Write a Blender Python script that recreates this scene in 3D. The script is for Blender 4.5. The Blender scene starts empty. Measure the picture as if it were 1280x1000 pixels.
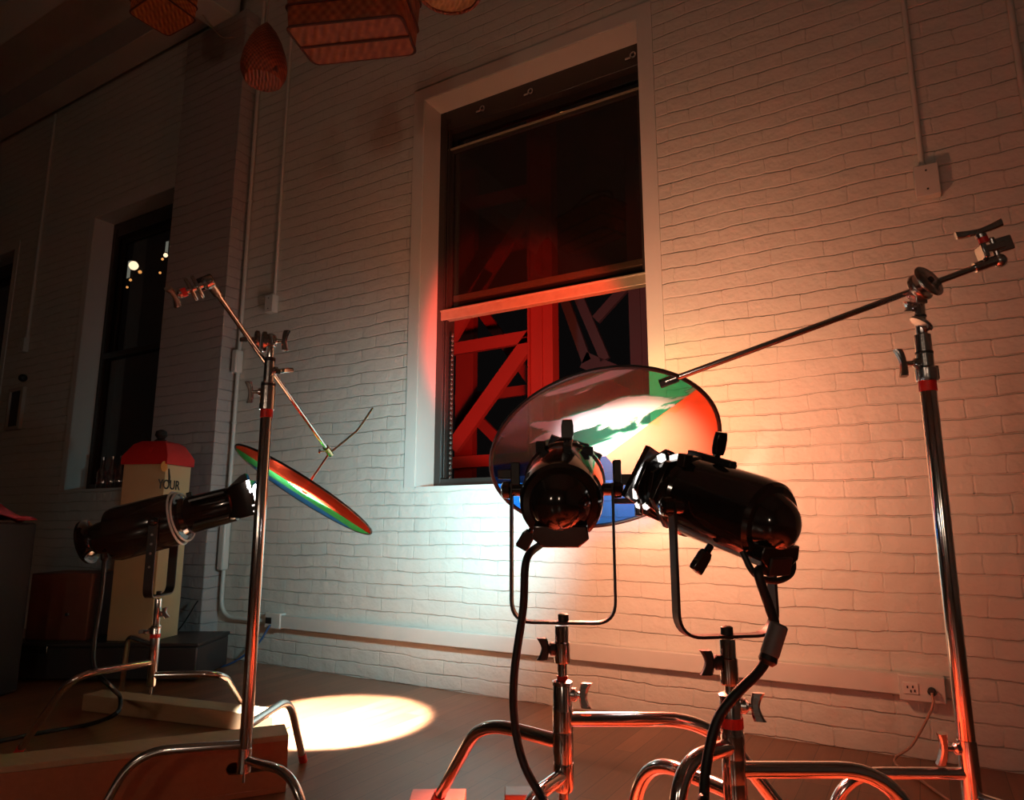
import bpy, bmesh, math, random
from mathutils import Vector, Matrix
random.seed(7)
V = Vector
S = bpy.context.scene
COL = S.collection
R = math.radians

# ------------------------------------------------------------------ camera
F, PITCH, YAW, H = 865.0, R(10.2), R(30.3), 0.83
up = V((0, 0, 1))
fh = V((-math.sin(YAW), math.cos(YAW), 0))
rt = V((math.cos(YAW), math.sin(YAW), 0))
fw = fh * math.cos(PITCH) + up * math.sin(PITCH)
uc = -fh * math.sin(PITCH) + up * math.cos(PITCH)
C0 = V((0, 0, H))
cd = bpy.data.cameras.new('camera')
cam = bpy.data.objects.new('camera', cd)
COL.objects.link(cam)
M = Matrix((rt, uc, -fw)).transposed().to_4x4()
M.translation = C0
cam.matrix_world = M
cd.sensor_fit = 'HORIZONTAL'
cd.sensor_width = 36
cd.lens = F / 1280 * 36
cd.clip_start = 0.02
S.camera = cam

def ray(x, y): return fw * F + rt * (x - 640) + uc * (500 - y)
def dep(x, y, d):
    q = ray(x, y); return C0 + q * (d / q.dot(fh))
def onZ(x, y, z):
    q = ray(x, y); return C0 + q * ((z - H) / q.z)
def onY(x, y, Y):
    q = ray(x, y); return C0 + q * (Y / q.y)

# ------------------------------------------------------------------ materials
def new_mat(name):
    m = bpy.data.materials.new(name); m.use_nodes = True
    n = m.node_tree.nodes; l = m.node_tree.links
    return m, n, l, n['Principled BSDF']

def mat(name, col, rough=0.5, metal=0.0, coat=0.0, emit=None, es=0, var=0.0, vscale=40, bump=0.0, bscale=200, spec=0.5):
    m, n, l, b = new_mat(name)
    b.inputs['Base Color'].default_value = (*col, 1)
    b.inputs['Roughness'].default_value = rough
    b.inputs['Metallic'].default_value = metal
    b.inputs['Coat Weight'].default_value = coat
    b.inputs['Specular IOR Level'].default_value = spec
    if emit:
        b.inputs['Emission Color'].default_value = (*emit, 1)
        b.inputs['Emission Strength'].default_value = es
    tc = n.new('ShaderNodeTexCoord')
    if var:
        t = n.new('ShaderNodeTexNoise'); t.inputs['Scale'].default_value = vscale; t.inputs['Detail'].default_value = 4
        l.new(tc.outputs['Object'], t.inputs['Vector'])
        r = n.new('ShaderNodeMixRGB'); r.blend_type = 'MIX'
        r.inputs[1].default_value = (*[c * (1 - var) for c in col], 1)
        r.inputs[2].default_value = (*[min(1, c * (1 + var)) for c in col], 1)
        l.new(t.outputs['Fac'], r.inputs[0]); l.new(r.outputs[0], b.inputs['Base Color'])
    if bump:
        t = n.new('ShaderNodeTexNoise'); t.inputs['Scale'].default_value = bscale; t.inputs['Detail'].default_value = 3
        l.new(tc.outputs['Object'], t.inputs['Vector'])
        bp = n.new('ShaderNodeBump'); bp.inputs['Strength'].default_value = bump; bp.inputs['Distance'].default_value = 0.002
        l.new(t.outputs['Fac'], bp.inputs['Height']); l.new(bp.outputs[0], b.inputs['Normal'])
    return m

def math_node(n, l, op, a, b=None):
    x = n.new('ShaderNodeMath'); x.operation = op
    for i, v in enumerate([a, b]):
        if v is None: continue
        if isinstance(v, (int, float)): x.inputs[i].default_value = v
        else: l.new(v, x.inputs[i])
    return x.outputs[0]

def brick_mat(name, col):
    m, n, l, b = new_mat(name)
    tc = n.new('ShaderNodeTexCoord')
    sp = n.new('ShaderNodeSeparateXYZ'); l.new(tc.outputs['Object'], sp.inputs[0])
    nz = n.new('ShaderNodeTexNoise'); nz.inputs['Scale'].default_value = 3.5; nz.inputs['Detail'].default_value = 5
    l.new(tc.outputs['Object'], nz.inputs['Vector'])
    wob = math_node(n, l, 'MULTIPLY', math_node(n, l, 'SUBTRACT', nz.outputs['Fac'], 0.5), 0.036)
    nz2 = n.new('ShaderNodeTexNoise'); nz2.inputs['Scale'].default_value = 22; nz2.inputs['Detail'].default_value = 2
    l.new(tc.outputs['Object'], nz2.inputs['Vector'])
    wob2 = math_node(n, l, 'MULTIPLY', math_node(n, l, 'SUBTRACT', nz2.outputs['Fac'], 0.5), 0.009)
    u = math_node(n, l, 'ADD', math_node(n, l, 'ADD', sp.outputs[0], sp.outputs[1]), math_node(n, l, 'MULTIPLY', wob2, 2.0))
    v = math_node(n, l, 'ADD', math_node(n, l, 'ADD', sp.outputs[2], wob), wob2)
    cb = n.new('ShaderNodeCombineXYZ'); l.new(u, cb.inputs[0]); l.new(v, cb.inputs[1])
    br = n.new('ShaderNodeTexBrick')
    br.inputs['Scale'].default_value = 1
    br.inputs['Brick Width'].default_value = 0.215
    br.inputs['Row Height'].default_value = 0.072
    br.inputs['Mortar Size'].default_value = 0.005
    br.inputs['Mortar Smooth'].default_value = 0.75
    br.inputs['Color1'].default_value = (0.93, 0.93, 0.93, 1)
    br.inputs['Color2'].default_value = (1, 1, 1, 1)
    br.inputs['Mortar'].default_value = (0.80, 0.80, 0.80, 1)
    l.new(cb.outputs[0], br.inputs['Vector'])
    # joints fade in and out where paint fills them
    fade = n.new('ShaderNodeTexNoise'); fade.inputs['Scale'].default_value = 5; fade.inputs['Detail'].default_value = 3
    l.new(tc.outputs['Object'], fade.inputs['Vector'])
    fr = n.new('ShaderNodeMapRange'); fr.inputs[1].default_value = 0.36; fr.inputs[2].default_value = 0.6
    fr.inputs[3].default_value = 0.35; fr.inputs[4].default_value = 1.0
    l.new(fade.outputs['Fac'], fr.inputs[0])
    mx = n.new('ShaderNodeMixRGB'); mx.blend_type = 'MIX'
    mx.inputs[1].default_value = (*col, 1); mx.inputs[2].default_value = (*[c * .84 for c in col], 1)
    fv = math_node(n, l, 'MULTIPLY', math_node(n, l, 'ABSOLUTE', math_node(n, l, 'SUBTRACT', math_node(n, l, 'FRACT', math_node(n, l, 'DIVIDE', v, 0.072)), 0.5)), 2.0)
    hm = n.new('ShaderNodeMapRange'); hm.inputs[1].default_value = 0.78; hm.inputs[2].default_value = 0.90; hm.inputs[3].default_value = 0.28; hm.inputs[4].default_value = 1.0
    l.new(fv, hm.inputs[0])
    jo = math_node(n, l, 'MULTIPLY', math_node(n, l, 'MULTIPLY', br.outputs['Fac'], fr.outputs[0]), hm.outputs[0])
    l.new(jo, mx.inputs[0]); l.new(mx.outputs[0], b.inputs['Base Color'])
    fine = n.new('ShaderNodeTexNoise'); fine.inputs['Scale'].default_value = 60; fine.inputs['Detail'].default_value = 5
    l.new(tc.outputs['Object'], fine.inputs['Vector'])
    lump = n.new('ShaderNodeTexNoise'); lump.inputs['Scale'].default_value = 14; lump.inputs['Detail'].default_value = 3
    l.new(tc.outputs['Object'], lump.inputs['Vector'])
    hgt = math_node(n, l, 'SUBTRACT', math_node(n, l, 'ADD', math_node(n, l, 'MULTIPLY', fine.outputs['Fac'], 0.30),
                    math_node(n, l, 'MULTIPLY', lump.outputs['Fac'], 1.5)), jo)
    bp = n.new('ShaderNodeBump'); bp.inputs['Strength'].default_value = 0.9; bp.inputs['Distance'].default_value = 0.0055
    l.new(hgt, bp.inputs['Height']); l.new(bp.outputs[0], b.inputs['Normal'])
    b.inputs['Roughness'].default_value = 0.55
    b.inputs['Specular IOR Level'].default_value = 0.35
    return m

def wood_mat(name, c1, c2, rough=0.35, axis='Y', board=0.083, coat=0.0):
    m, n, l, b = new_mat(name)
    tc = n.new('ShaderNodeTexCoord')
    mp = n.new('ShaderNodeMapping')
    mp.inputs['Scale'].default_value = (1, 0.08, 1) if axis == 'Y' else (0.08, 1, 1)
    l.new(tc.outputs['Object'], mp.inputs['Vector'])
    g = n.new('ShaderNodeTexNoise'); g.inputs['Scale'].default_value = 55; g.inputs['Detail'].default_value = 6
    l.new(mp.outputs[0], g.inputs['Vector'])
    ramp = n.new('ShaderNodeMixRGB'); ramp.inputs[1].default_value = (*c1, 1); ramp.inputs[2].default_value = (*c2, 1)
    l.new(g.outputs['Fac'], ramp.inputs[0])
    out = ramp.outputs[0]
    if board:
        sp = n.new('ShaderNodeSeparateXYZ'); l.new(tc.outputs['Object'], sp.inputs[0])
        cb = n.new('ShaderNodeCombineXYZ')
        l.new(sp.outputs[1 if axis == 'Y' else 0], cb.inputs[0]); l.new(sp.outputs[0 if axis == 'Y' else 1], cb.inputs[1])
        br = n.new('ShaderNodeTexBrick'); br.inputs['Scale'].default_value = 1
        br.inputs['Brick Width'].default_value = 1.3; br.inputs['Row Height'].default_value = board
        br.inputs['Mortar Size'].default_value = 0.0012; br.offset = 0.37
        br.inputs['Color1'].default_value = (0.72, 0.72, 0.72, 1); br.inputs['Color2'].default_value = (1.15, 1.1, 1.05, 1)
        br.inputs['Mortar'].default_value = (0.25, 0.22, 0.2, 1)
        l.new(cb.outputs[0], br.inputs['Vector'])
        mx = n.new('ShaderNodeMixRGB'); mx.blend_type = 'MULTIPLY'; mx.inputs[0].default_value = 1
        l.new(out, mx.inputs[1]); l.new(br.outputs['Color'], mx.inputs[2]); out = mx.outputs[0]
        bp = n.new('ShaderNodeBump'); bp.inputs['Strength'].default_value = 0.4; bp.inputs['Distance'].default_value = 0.001
        bp.invert = True
        l.new(br.outputs['Fac'], bp.inputs['Height']); l.new(bp.outputs[0], b.inputs['Normal'])
    l.new(out, b.inputs['Base Color'])
    b.inputs['Roughness'].default_value = rough
    b.inputs['Coat Weight'].default_value = coat
    return m

def wicker_mat(name, c1, c2, fx, fz):
    m, n, l, b = new_mat(name)
    tc = n.new('ShaderNodeTexCoord')
    sp = n.new('ShaderNodeSeparateXYZ'); l.new(tc.outputs['Object'], sp.inputs[0])
    a = math_node(n, l, 'ADD', sp.outputs[0], sp.outputs[1])
    w = math_node(n, l, 'MULTIPLY', math_node(n, l, 'SINE', math_node(n, l, 'MULTIPLY', a, fx)),
                  math_node(n, l, 'SINE', math_node(n, l, 'MULTIPLY', math_node(n, l, 'ADD', sp.outputs[2], math_node(n, l, 'MULTIPLY', sp.outputs[1], 0.3)), fz)))
    w = math_node(n, l, 'ADD', math_node(n, l, 'MULTIPLY', w, 0.5), 0.5)
    mx = n.new('ShaderNodeMixRGB'); mx.inputs[1].default_value = (*c1, 1); mx.inputs[2].default_value = (*c2, 1)
    l.new(w, mx.inputs[0])
    nz = n.new('ShaderNodeTexNoise'); nz.inputs['Scale'].default_value = 25
    l.new(tc.outputs['Object'], nz.inputs['Vector'])
    m2 = n.new('ShaderNodeMixRGB'); m2.blend_type = 'MULTIPLY'; m2.inputs[0].default_value = 0.7
    l.new(mx.outputs[0], m2.inputs[1]); l.new(nz.outputs['Fac'], m2.inputs[2])
    l.new(m2.outputs[0], b.inputs['Base Color'])
    bp = n.new('ShaderNodeBump'); bp.inputs['Strength'].default_value = 0.8; bp.inputs['Distance'].default_value = 0.004
    l.new(w, bp.inputs['Height']); l.new(bp.outputs[0], b.inputs['Normal'])
    b.inputs['Roughness'].default_value = 0.45
    return m

def glass_mat(name, tint, gloss=0.08, haze=0.0, hazecol=(0.5, 0.5, 0.5)):
    m = bpy.data.materials.new(name); m.use_nodes = True
    n = m.node_tree.nodes; l = m.node_tree.links; n.clear()
    o = n.new('ShaderNodeOutputMaterial')
    t = n.new('ShaderNodeBsdfTransparent'); t.inputs[0].default_value = (*tint, 1)
    g = n.new('ShaderNodeBsdfGlossy'); g.inputs['Roughness'].default_value = 0.03; g.inputs[0].default_value = (1, 1, 1, 1)
    mx = n.new('ShaderNodeMixShader')
    fr = n.new('ShaderNodeLayerWeight')
    f2 = math_node(n, l, 'ADD', math_node(n, l, 'MULTIPLY', math_node(n, l, 'POWER', fr.outputs['Facing'], 5.0), 0.9), gloss)
    l.new(f2, mx.inputs[0]); l.new(t.outputs[0], mx.inputs[1]); l.new(g.outputs[0], mx.inputs[2])
    if haze:
        d = n.new('ShaderNodeBsdfDiffuse'); d.inputs[0].default_value = (*hazecol, 1)
        m2 = n.new('ShaderNodeMixShader'); m2.inputs[0].default_value = haze
        l.new(mx.outputs[0], m2.inputs[1]); l.new(d.outputs[0], m2.inputs[2]); l.new(m2.outputs[0], o.inputs[0])
    else:
        l.new(mx.outputs[0], o.inputs[0])
    return m

def disc_mat(name, mode):
    """dichroic filter wheel: red, green and blue sectors that pass their own colour and mirror the rest"""
    m = bpy.data.materials.new(name); m.use_nodes = True
    n = m.node_tree.nodes; l = m.node_tree.links; n.clear()
    o = n.new('ShaderNodeOutputMaterial')
    tc = n.new('ShaderNodeTexCoord')
    sp = n.new('ShaderNodeSeparateXYZ'); l.new(tc.outputs['Object'], sp.inputs[0])
    def ramp(stops):
        r = n.new('ShaderNodeValToRGB'); cr = r.color_ramp; cr.interpolation = 'CONSTANT'
        cr.elements[0].position = stops[0][0]; cr.elements[0].color = (*stops[0][1], 1)
        cr.elements[1].position = stops[1][0]; cr.elements[1].color = (*stops[1][1], 1)
        for p, c in stops[2:]:
            e = cr.elements.new(p); e.color = (*c, 1)
        return r
    if mode == 'wheel':
        ang = math_node(n, l, 'ARCTAN2', sp.outputs[1], sp.outputs[0])
        fac = math_node(n, l, 'FRACT', math_node(n, l, 'ADD', math_node(n, l, 'DIVIDE', ang, 2 * math.pi), 1.0))
        # local x = image right along the long axis, local y = towards the upper rim
        a1, a2, a3 = 0.085, 0.455, 0.80
        T = [(0.0, RED_T), (a1, GRN_T), (a2, BLU_T), (a3, RED_T)]
        G = [(0.0, RED_R), (a1, GRN_R), (a2, BLU_R), (a3, RED_R)]
    else:
        fac = math_node(n, l, 'ADD', math_node(n, l, 'MULTIPLY', sp.outputs[1], 1 / 0.66), 0.5)
        T = [(0.0, BLU_B), (0.24, GRN_B), (0.50, RED_B)]
        G = [(0.0, BLU_B), (0.24, GRN_B), (0.50, RED_B)]
    rT, rG = ramp(T), ramp(G)
    l.new(fac, rT.inputs[0]); l.new(fac, rG.inputs[0])
    mpg = n.new('ShaderNodeMapping'); mpg.inputs['Rotation'].default_value = (0, 0, -0.7); mpg.inputs['Scale'].default_value = (0.75, 2.2, 1)
    mpg.inputs['Location'].default_value = (0.30, 0.06, 0)
    l.new(tc.outputs['Object'], mpg.inputs['Vector'])
    nz = n.new('ShaderNodeTexNoise'); nz.inputs['Scale'].default_value = 4.2; nz.inputs['Detail'].default_value = 7; nz.inputs['Distortion'].default_value = 0.6
    l.new(mpg.outputs[0], nz.inputs['Vector'])
    painted_refl = n.new('ShaderNodeMapRange'); painted_refl.inputs[1].default_value = 0.47; painted_refl.inputs[2].default_value = 0.50  # streaks that paint mirrored light into the disc's scatter
    painted_refl.inputs[3].default_value = 0.0; painted_refl.inputs[4].default_value = 1.0
    wy_ = math_node(n, l, 'SUBTRACT', nz.outputs['Fac'], math_node(n, l, 'MULTIPLY', math_node(n, l, 'SUBTRACT', math_node(n, l, 'SUBTRACT', sp.outputs[1], math_node(n, l, 'MULTIPLY', sp.outputs[0], 0.45)), 0.13), 0.65))
    l.new(wy_ if mode == 'wheel' else nz.outputs['Fac'], painted_refl.inputs[0])
    bp = n.new('ShaderNodeBump'); bp.inputs['Strength'].default_value = 0.35; bp.inputs['Distance'].default_value = 0.01
    l.new(nz.outputs['Fac'], bp.inputs['Height'])
    t = n.new('ShaderNodeBsdfTransparent'); l.new(rT.outputs[0], t.inputs[0])
    g = n.new('ShaderNodeBsdfGlossy'); g.inputs['Roughness'].default_value = 0.08 if mode == 'wheel' else 0.18
    l.new(rG.outputs[0], g.inputs[0]); l.new(bp.outputs[0], g.inputs['Normal'])
    d = n.new('ShaderNodeBsdfDiffuse')
    dm = n.new('ShaderNodeMixRGB'); l.new(painted_refl.outputs[0], dm.inputs[0]); l.new(rT.outputs[0], dm.inputs[1]); l.new(rG.outputs[0], dm.inputs[2]); l.new(dm.outputs[0], d.inputs[0])
    tl = n.new('ShaderNodeBsdfTranslucent'); l.new(rT.outputs[0], tl.inputs[0])
    m1 = n.new('ShaderNodeMixShader'); m1.inputs[0].default_value = 0.06 if mode == 'wheel' else 0.35
    l.new(t.outputs[0], m1.inputs[1]); l.new(g.outputs[0], m1.inputs[2])
    m2 = n.new('ShaderNodeMixShader'); m2.inputs[0].default_value = 0.25
    l.new(d.outputs[0], m2.inputs[1]); l.new(tl.outputs[0], m2.inputs[2])
    m3 = n.new('ShaderNodeMixShader')
    if mode == 'wheel':
        rS = ramp([(0.0, (.26,) * 3), (a1, (.035,) * 3), (a2, (.02,) * 3), (a3, (.26,) * 3)]); l.new(fac, rS.inputs[0])
        rW = ramp([(0.0, (.04,) * 3), (a1, (.34,) * 3), (a2, (.03,) * 3), (a3, (.04,) * 3)]); l.new(fac, rW.inputs[0])
        sc = math_node(n, l, 'ADD', math_node(n, l, 'MULTIPLY', painted_refl.outputs[0], rW.outputs[0]), rS.outputs[0])
    else:
        sc = math_node(n, l, 'ADD', math_node(n, l, 'MULTIPLY', painted_refl.outputs[0], 0.05), 0.30)
    l.new(sc, m3.inputs[0])
    l.new(m1.outputs[0], m3.inputs[1]); l.new(m2.outputs[0], m3.inputs[2])
    l.new(m3.outputs[0], o.inputs[0])
    return m

RED_T, GRN_T, BLU_T = (1.0, 0.36, 0.18), (0.14, 0.62, 0.48), (0.12, 0.45, 0.98)
RED_B, GRN_B, BLU_B = (0.75, 0.10, 0.04), (0.15, 0.85, 0.28), (0.08, 0.45, 0.95)
RED_R, GRN_R, BLU_R = (0.9, 0.35, 0.25), (0.95, 0.62, 0.72), (0.45, 0.55, 0.95)

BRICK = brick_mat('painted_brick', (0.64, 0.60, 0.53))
BRICK_SHADED = brick_mat('painted_brick_shaded', (0.40, 0.36, 0.34))  # same wall paint, darkened to put the dim light into the colour
PLASTER = mat('smooth_painted_plaster', (0.66, 0.62, 0.56), 0.5, var=0.06, vscale=6, bump=0.2, bscale=60)
PAINT = mat('off_white_painted_metal', (0.64, 0.60, 0.54), 0.4, var=0.05, vscale=12)
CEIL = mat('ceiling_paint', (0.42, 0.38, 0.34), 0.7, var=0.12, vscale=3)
FLOOR = wood_mat('floor_boards', (0.18, 0.068, 0.032), (0.33, 0.135, 0.065), 0.33, 'Y', 0.083, 0.15)
CHROME = mat('chromed_steel', (0.72, 0.70, 0.68), 0.13, 1.0, bump=0.03, bscale=90)
DKCHROME = mat('worn_chrome_casting', (0.56, 0.54, 0.52), 0.24, 1.0, bump=0.15, bscale=180)
BLACK = mat('gloss_black_enamel', (0.012, 0.010, 0.010), 0.13, 0.0, 1.0, bump=0.03, bscale=150)
BLACKM = mat('matt_black_metal', (0.018, 0.015, 0.014), 0.5, bump=0.1, bscale=150)
RUBBER = mat('black_cable_rubber', (0.012, 0.011, 0.011), 0.5)
REDTAPE = mat('red_tape', (0.75, 0.03, 0.02), 0.45)
BLKRUB = mat('black_collar_ring', (0.02, 0.02, 0.02), 0.4)
SASH = mat('dark_window_metal', (0.030, 0.022, 0.018), 0.4, bump=0.1)
BAR = mat('aged_bronze_rail', (0.36, 0.31, 0.20), 0.38, 0.3, var=0.2, vscale=30)
GLASS = glass_mat('window_glass', (0.66, 0.60, 0.56), 0.05, 0.008, (0.5, 0.42, 0.36))
STEEL = mat('red_lit_steel', (0.42, 0.035, 0.02), 0.6, var=0.1, vscale=5)  # grey steel coloured red, with the red light put into the paint
GSTEEL = mat('unlit_grey_steel', (0.10, 0.10, 0.12), 0.6, var=0.1, vscale=5)  # same steel away from the red light, its dimness put into the grey
CREAM = mat('cream_painted_tin', (0.62, 0.47, 0.26), 0.45, var=0.06, vscale=8)
REDROOF = mat('red_painted_tin', (0.60, 0.02, 0.02), 0.4)
ORANGE = mat('orange_spot', (0.65, 0.28, 0.05), 0.5)
INK = mat('black_ink', (0.015, 0.012, 0.01), 0.6)
PLANK = wood_mat('pale_pine', (0.42, 0.27, 0.15), (0.55, 0.38, 0.22), 0.5, 'X', 0)
BOXW = wood_mat('varnished_ply_box', (0.38, 0.12, 0.055), (0.52, 0.19, 0.09), 0.35, 'X', 0, 0.2)
DARKBOX = mat('dark_grey_case', (0.028, 0.027, 0.028), 0.5, var=0.2, vscale=10)
BROWNBOX = mat('brown_wooden_box', (0.12, 0.045, 0.03), 0.5, var=0.2, vscale=8)
CLOTH = mat('red_cloth', (0.45, 0.05, 0.07), 0.8, bump=0.3)
WICK1 = wicker_mat('orange_wicker', (0.55, 0.08, 0.02), (1.0, 0.30, 0.07), 160, 160)
WICK2 = wicker_mat('red_brown_wicker', (0.26, 0.04, 0.015), (0.62, 0.12, 0.04), 260, 300)
WICK3 = wicker_mat('hamper_wicker', (0.42, 0.08, 0.025), (0.70, 0.17, 0.05), 110, 130)
WICKD = mat('dark_wicker_rim', (0.10, 0.02, 0.01), 0.6)
WICKT = wicker_mat('tan_wicker', (0.70, 0.27, 0.08), (0.92, 0.45, 0.16), 240, 240)
STRING = mat('pale_string', (0.45, 0.33, 0.26), 0.8)
LENS = mat('lit_lens', (0.9, 0.9, 0.9), 0.2, emit=(1.0, 0.97, 0.92), es=25)
VENT = mat('light_leaking_through_vent', (0.9, 0.8, 0.7), 0.3, emit=(1.0, 0.93, 0.85), es=1.6)
CLEAR = glass_mat('clear_bottle_glass', (0.7, 0.72, 0.75), 0.25)
DISCW = disc_mat('dichroic_colour_wheel', 'wheel')
DISCB = disc_mat('dichroic_banded_wheel', 'bands')
WCLOTH = mat('grey_drop_cloth', (0.22, 0.20, 0.20), 0.9, bump=0.5, bscale=40, var=0.15, vscale=10)

# ------------------------------------------------------------------ mesh kit
ORG = {}
class MB:
    def __init__(s): s.bm = bmesh.new()
    def ring(s, c, x, y, rx, ry=None, n=12):
        ry = rx if ry is None else ry
        return [s.bm.verts.new(c + x * (rx * math.cos(2 * math.pi * i / n)) + y * (ry * math.sin(2 * math.pi * i / n))) for i in range(n)]
    def skin(s, rings, closed=False, c0=True, c1=True):
        n = len(rings[0]); m = len(rings)
        for k in range(m if closed else m - 1):
            a, b = rings[k], rings[(k + 1) % m]
            for i in range(n):
                s.bm.faces.new((a[i], a[(i + 1) % n], b[(i + 1) % n], b[i]))
        if not closed:
            if c0: s.bm.faces.new(list(reversed(rings[0])))
            if c1: s.bm.faces.new(rings[-1])
        return s
    def tube(s, pts, r, n=14, flat=None):
        """round tube along pts; flat=(normal, half_thickness) makes a flat bar of half width r"""
        pts = [V(p) for p in pts]
        rs = r if isinstance(r, (list, tuple)) else [r] * len(pts)
        t0 = (pts[1] - pts[0]).normalized()
        x = t0.orthogonal().normalized()
        rings = []
        for i, p in enumerate(pts):
            t = (pts[min(i + 1, len(pts) - 1)] - pts[max(i - 1, 0)]).normalized()
            x = (x - t * x.dot(t)).normalized()
            y = t.cross(x)
            if flat:
                nn = flat[0]; w = t.cross(nn).normalized(); q = w.cross(t).normalized()
                a, b = rs[i], flat[1]
                rings.append([s.bm.verts.new(p + w * sx * a + q * sy * b) for sx, sy in ((1, 1), (-1, 1), (-1, -1), (1, -1))])
            else:
                rings.append(s.ring(p, x, y, rs[i], n=n))
        return s.skin(rings)
    def cyl(s, a, b, r, n=20): return s.tube([a, b], r, n)
    def lathe(s, p, ax, prof, n=32, x=None):
        ax = V(ax).normalized(); x = x or ax.orthogonal().normalized(); y = ax.cross(x)
        rings = [s.ring(p + ax * t, x, y, max(r, 1e-4), n=n) for t, r in prof]
        return s.skin(rings)
    def box(s, c, sx, sy, sz, ax=None):
        X, Y, Z = ax or (V((1, 0, 0)), V((0, 1, 0)), V((0, 0, 1)))
        vs = [s.bm.verts.new(V(c) + X * (sx / 2 * i) + Y * (sy / 2 * j) + Z * (sz / 2 * k)) for k in (-1, 1) for j in (-1, 1) for i in (-1, 1)]
        for f in ((0, 2, 3, 1), (4, 5, 7, 6), (0, 1, 5, 4), (2, 6, 7, 3), (0, 4, 6, 2), (1, 3, 7, 5)):
            s.bm.faces.new([vs[i] for i in f])
        return s
    def prism(s, pts, d):
        a = [s.bm.verts.new(V(p)) for p in pts]; b = [s.bm.verts.new(V(p) + V(d)) for p in pts]
        s.bm.faces.new(list(reversed(a))); s.bm.faces.new(b)
        n = len(a)
        for i in range(n): s.bm.faces.new((a[i], a[(i + 1) % n], b[(i + 1) % n], b[i]))
        return s
    def loft(s, loops):
        rings = [[s.bm.verts.new(V(p)) for p in lp] for lp in loops]
        return s.skin(rings)
    def ball(s, c, r, n=14, sq=(1, 1, 1)):
        rings = []
        for i in range(1, 9):
            t = math.pi * i / 9
            rings.append([s.bm.verts.new(V(c) + V((math.sin(t) * math.cos(2 * math.pi * k / n) * r * sq[0], math.sin(t) * math.sin(2 * math.pi * k / n) * r * sq[1], -math.cos(t) * r * sq[2]))) for k in range(n)])
        return s.skin(rings)
    def torus(s, c, ax, Rr, r, n=48, k=10, sx=1.0):
        ax = V(ax).normalized(); x = ax.orthogonal().normalized(); y = ax.cross(x)
        rings = []
        for i in range(n):
            a = 2 * math.pi * i / n; d = x * math.cos(a) + y * math.sin(a)
            rings.append([s.bm.verts.new(c + d * (Rr + r * math.cos(2 * math.pi * j / k)) + ax * (r * sx * math.sin(2 * math.pi * j / k))) for j in range(k)])
        return s.skin(rings, closed=True)
    def build(s, name, m, parent=None, org=None, bevel=0.0, ang=35, seg=2):
        bmesh.ops.recalc_face_normals(s.bm, faces=s.bm.faces)
        if parent is not None: o0 = ORG[parent.name]
        elif org == 'world': o0 = V((0, 0, 0))
        elif org is not None: o0 = V(org)
        else:
            xs = [v.co for v in s.bm.verts]
            o0 = V(((min(v.x for v in xs) + max(v.x for v in xs)) / 2, (min(v.y for v in xs) + max(v.y for v in xs)) / 2, min(v.z for v in xs)))
        for v in s.bm.verts: v.co -= o0
        me = bpy.data.meshes.new(name); s.bm.to_mesh(me); s.bm.free()
        me.shade_smooth()
        me.set_sharp_from_angle(angle=R(ang))
        ob = bpy.data.objects.new(name, me); COL.objects.link(ob)
        me.materials.append(m)
        if parent is not None: ob.parent = parent
        else: ob.location = o0
        ORG[ob.name] = o0
        if bevel:
            b = ob.modifiers.new('bevel', 'BEVEL'); b.width = bevel; b.segments = seg; b.limit_method = 'ANGLE'; b.angle_limit = R(40)
        return ob

def thing(name, label, cat, loc, group=None, kind=None):
    o = bpy.data.objects.new(name, None); COL.objects.link(o); o.location = loc
    o.empty_display_size = 0.05
    ORG[o.name] = V(loc)
    tag(o, label, cat, group, kind); return o
def tag(o, label, cat, group=None, kind=None):
    if label: o['label'] = label
    if cat: o['category'] = cat
    if group: o['group'] = group
    if kind: o['kind'] = kind
    return o
def smooth(pts, k=8):
    pts = [V(p) for p in pts]; P = [pts[0] * 2 - pts[1]] + pts + [pts[-1] * 2 - pts[-2]]; out = []
    for i in range(1, len(P) - 2):
        for j in range(k):
            t = j / k
            out.append(0.5 * ((2 * P[i]) + (P[i + 1] - P[i - 1]) * t + (2 * P[i - 1] - 5 * P[i] + 4 * P[i + 1] - P[i + 2]) * t * t + (-P[i - 1] + 3 * P[i] - 3 * P[i + 1] + P[i + 2]) * t ** 3))
    out.append(pts[-1]); return out
def corner(pts, rad=0.05, k=7):
    pts = [V(p) for p in pts]; out = [pts[0]]
    for i in range(1, len(pts) - 1):
        a, b, c = pts[i - 1], pts[i], pts[i + 1]
        r1 = min(rad, (a - b).length * 0.49, (c - b).length * 0.49)
        p, q = b + (a - b).normalized() * r1, b + (c - b).normalized() * r1
        for j in range(k + 1):
            t = j / k; out.append(p * (1 - t) ** 2 + b * 2 * t * (1 - t) + q * t * t)
    out.append(pts[-1]); return out

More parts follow.
